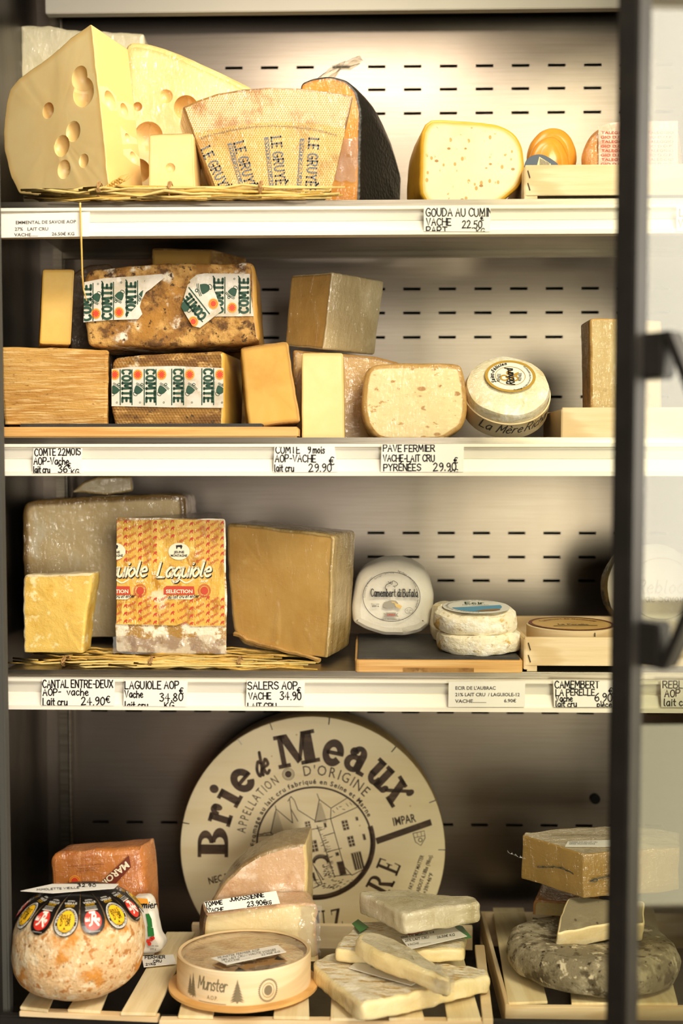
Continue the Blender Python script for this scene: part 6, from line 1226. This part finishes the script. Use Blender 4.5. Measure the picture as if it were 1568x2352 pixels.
frc = frame(560, 2085, .026, 2, 52)
price('price_card', 'handwritten card leaning between the pink quarter and the ivory cut quarter', [(468, 2072), (634, 2046), (643, 2075), (478, 2096)], 0, [('h', 'TOMME', 472, 2082, 9, dict(w=2.2, sx=1.1, rot=8)), ('h', 'JURASSIENNE', 528, 2071, 10, dict(w=2.2, sx=1.05, rot=8)), ('h', '23.90€', 568, 2083, 11, dict(w=2.2, sx=1.1, rot=7)), ('h', 'LC', 475, 2088, 7, dict(w=2)), ('h', 'VACHE', 478, 2095, 8, dict(w=2, sx=1.2, rot=4)), ('h', 'KG', 612, 2078, 8, dict(w=2, rot=6))], fr=frc, group='price cards lying on the cheeses')
# ------------------------------------------------------------------ round munster box
cm_ = on_deck(562, 2262); rM = 152*1.19/F
fr = flat_frame(cm_ + V((0, -.002, .0432)), SL + .02, 0)
mb = thing('munster_box', 'shallow round wooden box with fir trees printed on its ring, bottom centre front', 'box', (cm_.x, cm_.y, cm_.z))
g = lathe_geo(fr, [(rM*.94, -.006+.006), (rM*.985, -.0012), (rM*1.0, 0), (rM*1.0, .036), (rM*.985, .036)], 96, .0002); g = (g[0], g[1][:-2] + [], g[2][:-2], g[3]); split(mb, g, ('wooden_ring',), [M['wood']])
g = lathe_geo(fr, [(rM*.2, .035), (rM*1.08, .0345), (rM*1.115, .0355), (rM*1.115, .0385), (rM*1.08, .0395)], 96, .0006, 20); split(mb, g, ('box_base',), [M['bamboo']])
g = lathe_geo(fr, [(rM*.2, .0055), (rM*.45, .006), (rM*.7, .0055), (rM*.88, .007), (rM*.95, .012), (rM*.95, .03)], 72, .0016, 60, 9); split(mb, g, ('soft_cheese',), [M['munster']], labels={0: 'soft orange cheese under clear film'})
vs = []
for j in range(9):
    for k in range(72):
        a = 2*math.pi*k/72; rr_ = rM*1.004*j/8; p = fr.w(rr_*math.cos(a), rr_*math.sin(a), .0015 if j < 7 else (.0005 if j == 7 else .001)); vs.append(p + (noise.noise_vector(p*60)*.0022 if 0 < j < 8 else V()))
mk('film_cover', vs, [[j*72+k, (j+1)*72+k, (j+1)*72+(k+1) % 72, j*72+(k+1) % 72] for j in range(8) for k in range(72)], M['film'], mb)
# ring print: x = px along the ring from the front, y = px down from the top of the ring
def rm(x, y, d):
    a = -math.pi/2 + (x*1.1/F)/rM - .0; return fr.w(math.cos(a)*(rM+d), math.sin(a)*(rM+d), y*1.12/F)
f = Flat(); f.hand('Munster', -96, 42, 27, 3.0, sx=.74, sh=.12, jit=0, gap=1.0, rot=0); f.text('A.O.P.', -70, 62, 13, 0, .8); f.line(-94, 69, -22, 69, 1.3, 10)
def fir(x, y, h, w_):
    f.poly([(x-w_*.06, y), (x+w_*.06, y), (x, y-h)])
    for k in range(14):
        t = k/14; ww = w_*.5*(1-t)**.85*(1 + .18*(k % 2)); yy = y-3 - t*(h-5); f.poly([(x-ww, yy+1.5), (x, yy-h*.16), (x+ww, yy+1.5), (x+ww*.3, yy-1), (x, yy+.8), (x-ww*.3, yy-1)])
fir(-124, 64, 44, 20); fir(-113, 66, 52, 22); fir(4, 66, 50, 32)
f.ring(76, 42, 22, 24, 2, 44); f.ring(76, 42, 15, 16, 1.2, 36); f.disc(76, 42, 10, 11)
for k in range(36): a = k*math.pi/18; f.disc(76+23*math.cos(a), 42+25*math.sin(a), 1.5, 1.5, 6)
f.lay('ring_print', rm, mat('olive_brown_ink', '#7d6f52', rough=.6), mb, .0004)
f = Flat(); f.poly([(487, 2218), (520, 2205), (640, 2190), (660, 2210), (600, 2225), (545, 2240)]); frt = fr.at(0, 0, .0022); kl_ = f.lay('kraft_label', frt, M['kraft'], mb, .0007)
f = Flat(); f.hand('MUNSTER', 530, 2213, 9, 2, rot=8, sx=1.1, jit=0); f.fit('fromage fermier au lait cru', 535, 2221, 80, 4.5, rot=8); f.fit('DES VOSGES', 572, 2231, 48, 6, rot=10); f.poly([(536, 2236), (548, 2224), (566, 2232)]); f.poly([(630, 2206), (637, 2198), (654, 2207)]); f.lay('label_lettering', frt, M['marker'], kl_, .0012)
frc = fr.at(0, 0, -.0045)
price('price_card', 'printed card lying on the film of the round fir tree box', [(484, 2200), (638, 2170), (657, 2186), (520, 2215)], 0, [('f', 'MUNSTER FERMIER AOP', 500, 2203, 7, dict(width=98, rot=11)), ('f', '28% LAIT CRU / HAUTE VOSGES', 508, 2208, 7, dict(width=128, rot=11)), ('f', 'VACHE .........', 516, 2212, 6, dict(width=60, rot=11)), ('f', '22.90€ KG', 600, 2196, 6, dict(width=44, rot=11))], 'card_glossy', fr=frc, ink='print', group='price cards lying on the cheeses')
# ------------------------------------------------------------------ brie wedges
def wedge(name, label, top, z, th, m, tilt=(0, 0), seed=1, jit=.0012, group=None, rad=.006, dome=0, parts=('rind', 'paste', 'rind'), r=.004, slope=None, labels=None):
    c = hit(top[0][0], top[0][1], V((0, 0, z)), V((0, SL if slope is None else slope, 1)).normalized()); fr_ = flat_frame(c, SL + tilt[0] if slope is None else slope + tilt[0], tilt[1])
    return cheese(name, label, top, fr_, th, m, r=r, rad=rad, jit=jit, seed=seed, dome=dome, parts=parts, group=group, labels=labels, caprings=(.25, .5, .75, .9, .97)), fr_
d0 = deck(0)
w1, f1 = wedge('brie_wedge', 'large brie wedge with a streaked white rind at the front of the centre crate', [(822, 2304), (836, 2307), (1000, 2268), (1127, 2238), (1122, 2226), (960, 2200), (800, 2186), (752, 2190), (720, 2206), (722, 2222)], d0+.0245, .0205, [M['brie'], M['brie_paste'], M['brie_paste']], seed=50, jit=.0016)
w3, f3 = wedge('brie_wedge', 'brie wedge under a green card and a price card, behind the largest brie wedge', [(768, 2178), (775, 2165), (815, 2120), (900, 2112), (1060, 2122), (1072, 2140), (1066, 2178), (930, 2185)], d0+.0435, .016, [M['brie'], M['brie_paste'], M['brie_paste']], seed=51, jit=.0014)
w2, f2 = wedge('brie_wedge', 'grey white brie wedge in wrap, topmost of the pile before the big box', [(822, 2048), (860, 2042), (960, 2046), (1094, 2061), (1102, 2072), (930, 2098), (910, 2090)], d0+.090, .026, [M['brie_grey'], M['brie_grey'], M['brie_grey']], seed=52, jit=.0016, tilt=(-.06, 0))
w4, f4 = wedge('cheese_wedge', 'long narrow beige wedge in wrap lying across the brie wedges', [(815, 2158), (822, 2144), (850, 2137), (905, 2150), (960, 2180), (1015, 2215), (1040, 2244), (1035, 2256), (1010, 2246), (930, 2212), (850, 2182)], d0+.061, .020, [M['brie_grey'], M['brie_paste'], M['brie_paste']], seed=53, jit=.0018, rad=.012, r=.007, tilt=(-.05, 6))
vs = []
for i in range(8):
    for j in range(8): p = f4.w(*f4.q(1000 + i*6, 2222 + j*5 + i*1.5), -.002 + .001*j); vs.append(p + noise.noise_vector(p*140)*.004)
mk('twisted_wrap_end', vs, [[i*8+j, (i+1)*8+j, (i+1)*8+j+1, i*8+j+1] for i in range(7) for j in range(7)], M['film_dense'], w4)
fg = f3.at(0, 0, -.0035)
tag(MB().prism([fg.w(*fg.q(*p)) for p in [(808, 2122), (822, 2112), (846, 2130), (826, 2142)]], (0, 0, .0006)).build('green_card', M['green_card'], smooth=False), 'green triangular card corner under the topmost brie wedge', 'card')
tag(MB().prism([fg.w(*fg.q(*p)) for p in [(1040, 2124), (1062, 2128), (1083, 2154), (1068, 2156)]], (0, 0, .0006)).build('green_card', M['green_card'], smooth=False), 'green card tip poking out right of the printed brie price card', 'card')
tag(MB().prism([fg.w(*fg.q(*p)) for p in [(930, 2140), (990, 2126), (1000, 2132), (940, 2148)]], (0, 0, .0005)).build('red_card', M['label_red'], smooth=False), 'thin red card edge under the topmost brie wedge', 'card')
fc = f3.at(0, 0, -.0075)
price('price_card', 'printed card for the meaux brie propped on the rear brie wedge', [(918, 2152), (1040, 2128), (1072, 2150), (940, 2180)], 0, [('f', 'BRIE DE MEAUX 1/4', 920, 2156, 8, dict(width=78, rot=9, bold=.01)), ('f', '25% LAIT CRU', 930, 2164, 8, dict(width=56, rot=9, bold=.01)), ('f', 'VACHE ______', 936, 2173, 7, dict(width=54, rot=9)), ('f', '26.50€ KG', 1003, 2156, 8, dict(width=42, rot=9, bold=.01))], 'card_glossy', fr=fc, ink='print', group='price cards lying on the cheeses')
fc = f1.at(0, 0, -.0025)
price('price_card', 'blank looking white card lying face down on the largest brie wedge', [(820, 2207), (836, 2209), (978, 2246), (944, 2263), (800, 2223)], 0, [('f', 'BRIE DE MEAUX', 850, 2222, 6, dict(width=80, rot=-14))], 'card_glossy', fr=fc, ink='faint', group='price cards lying on the cheeses')
# ------------------------------------------------------------------ right crate
cw = on_deck(1357, 2232); rW = 195*(cw.y+1.2)/F
fr = flat_frame(V((cw.x, cw.y, deck(cw.y)+.0458)), SL)
gw = thing('cheese_round', 'thick grey mouldy wheel lying on the bottom right crate', 'cheese', (cw.x, cw.y, deck(cw.y)))
g = lathe_geo(fr, [(rW*.2, .003), (rW*.5, .0015), (rW*.75, 0), (rW*.88, .001), (rW*.955, .006), (rW*.99, .014), (rW, .020), (rW*.985, .029), (rW*.94, .036), (rW*.85, .0395)], 96, .0022, 45, 8); split(gw, g, ('rind',), [M['tomme_grey']])
c = at(1279, 2146, -.028); fr = flat_frame(c, -.34, 0)
cheese('cheese_wedge', 'ash rinded wedge with a creamy cut edge lying on the grey wheel', [(1303, 2062), (1320, 2058), (1400, 2066), (1480, 2070), (1480, 2122), (1400, 2122), (1340, 2134), (1279, 2146), (1284, 2110)], fr, .027, [M['ash_rind'], M['cream_paste'], M['cream_paste']], r=.002, rad=.005, jit=.0012, seed=60)
fr = frame(1255, 2130, .095, -10, 4)
mw = cheese('cheese_wedge', 'small yellow wedge with a dark ash line behind the ash rinded one', [(1223, 2074), (1231, 2066), (1290, 2070), (1360, 2072), (1360, 2150), (1222, 2150)], fr, .07, [M['morbier'], M['orange_rind'], M['orange_rind']], ext=V((.026, .07, .004)), parts=('paste', 'rind', 'rind'), r=.003, seed=61, jit=.001, zmin=lambda y: deck(y)+.045)
f = Flat(); f.stroke(cat_rom([(1224, 2108), (1240, 2110), (1255, 2113), (1270, 2117), (1290, 2114), (1350, 2118)], 4), 3.4); f.lay('ash_line', fr, M['ash'], mw, .0020)
# big block with an ash line, balanced on the others
zt2 = at(1341, 1962, .01).z; c = at(1341, 1962, .01); fr = flat_frame(c, -.02, 0)
mo2 = cheese('cheese_block', 'large wrapped block with an ash vein balanced on the small yellow wedge', [(1341, 1962), (1198, 1919), (1206, 1912), (1262, 1906), (1400, 1896), (1500, 1902), (1560, 1912), (1560, 1946)], fr, .056, [M['morb_top'], M['morbier'], M['morbier']], parts=('wrapped_top', 'paste', 'paste'), r=.002, rad=.002, jit=.0011, seed=62)
def side_fr(pa, pb):
    a, b_ = fr.w(*fr.q(*pa)), fr.w(*fr.q(*pb)); u = (b_-a).normalized(); v = V((0, 0, 1)); n_ = u.cross(v).normalized(); n_ = n_ if (CAM-a).dot(n_) > 0 else -n_; return Fr(a, u, v, n_)
f = Flat(); f.stroke(cat_rom([(1236, 1990), (1256, 1990), (1275, 1988), (1290, 1992), (1304, 1996), (1318, 2004)], 4), 1.8); rn = random.Random(7); [f.disc(1236+k*2.2, 1989+max(0, k-24)*1.1+rn.uniform(-2, 2), rn.uniform(.8, 3), rn.uniform(.6, 1.8), 8) for k in range(38)]; f.lay('ash_line', side_fr((1198, 1919), (1341, 1962)), M['ash'], mo2, .0026)
f = Flat(); f.stroke(cat_rom([(1352, 2022), (1366, 2018), (1380, 2014), (1400, 2008), (1440, 2000)], 4), 1.8); [f.disc(1354+k*2.2, 2021-k*.6+rn.uniform(-2, 2), rn.uniform(.8, 3), rn.uniform(.6, 2), 8) for k in range(38)]; f.ring(1364, 2020, 6, 5, 2.5, 14); f.lay('ash_line', side_fr((1341, 1962), (1560, 1946)), M['ash'], mo2, .0026)
fc = fr.at(0, 0, -.0015)
price('price_card', 'printed card lying on the large block with the ash vein', [(1297, 1944), (1304, 1932), (1440, 1928), (1440, 1944)], 0, [('f', 'MORBIER AOP 45% LAIT CRU', 1306, 1936, 4, dict(width=66)), ('f', 'AFFINE 100 JOURS VACHE', 1306, 1940, 4, dict(width=60))], 'card_glossy', fr=fc, ink='print', group='price cards lying on the cheeses')
vs = []
for i in range(14):
    for j in range(4): p = at(1165 + i*3.2, 1957 + i*1.4 + j*1.2*(i % 3), .05); vs.append(p + noise.noise_vector(p*160)*.0015 + V((0, 0, .001*j)))
mk('wrap_tail', vs, [[i*4+j, (i+1)*4+j, (i+1)*4+j+1, i*4+j+1] for i in range(13) for j in range(3)], M['film_dense'], mo2)
# plant on the shop's window side, mirrored in the door glass
pt = thing('potted_plant', 'green leafy plant in a white pot on the table, mirrored in the door glass', 'plant', (1.72, .42, .76))
b = MB(); b.add(*(lambda g_: (g_[0], g_[1]))(lathe_geo(flat_frame(V((1.72, .42, .90))), [(.01, .01), (.06, .01), (.065, 0), (.07, .01), (.05, .14)], 24))); b.build('pot', M['pot'], pt)
rn = random.Random(3)
for k in range(14):
    a = rn.uniform(0, 6.28); L_ = rn.uniform(.14, .3); e = V((math.cos(a)*.8, math.sin(a)*.8, rn.uniform(.3, 1.1))).normalized(); s0 = V((1.72, .42, .90)); sd = e.cross(V((0, 0, 1))).normalized()
    P = [s0 + e*L_*t - V((0, 0, .25*L_*t*t)) for t in (.0, .45, .6, .75, .88, 1)]; w_ = (.002, .004, .02, .026, .018, .001)
    mk('leaf', [p + sd*w for p, w in zip(P, w_)] + [p - sd*w for p, w in zip(P, w_)], [[i, i+1, 7+i, 6+i] for i in range(5)], M['leaf'], pt)
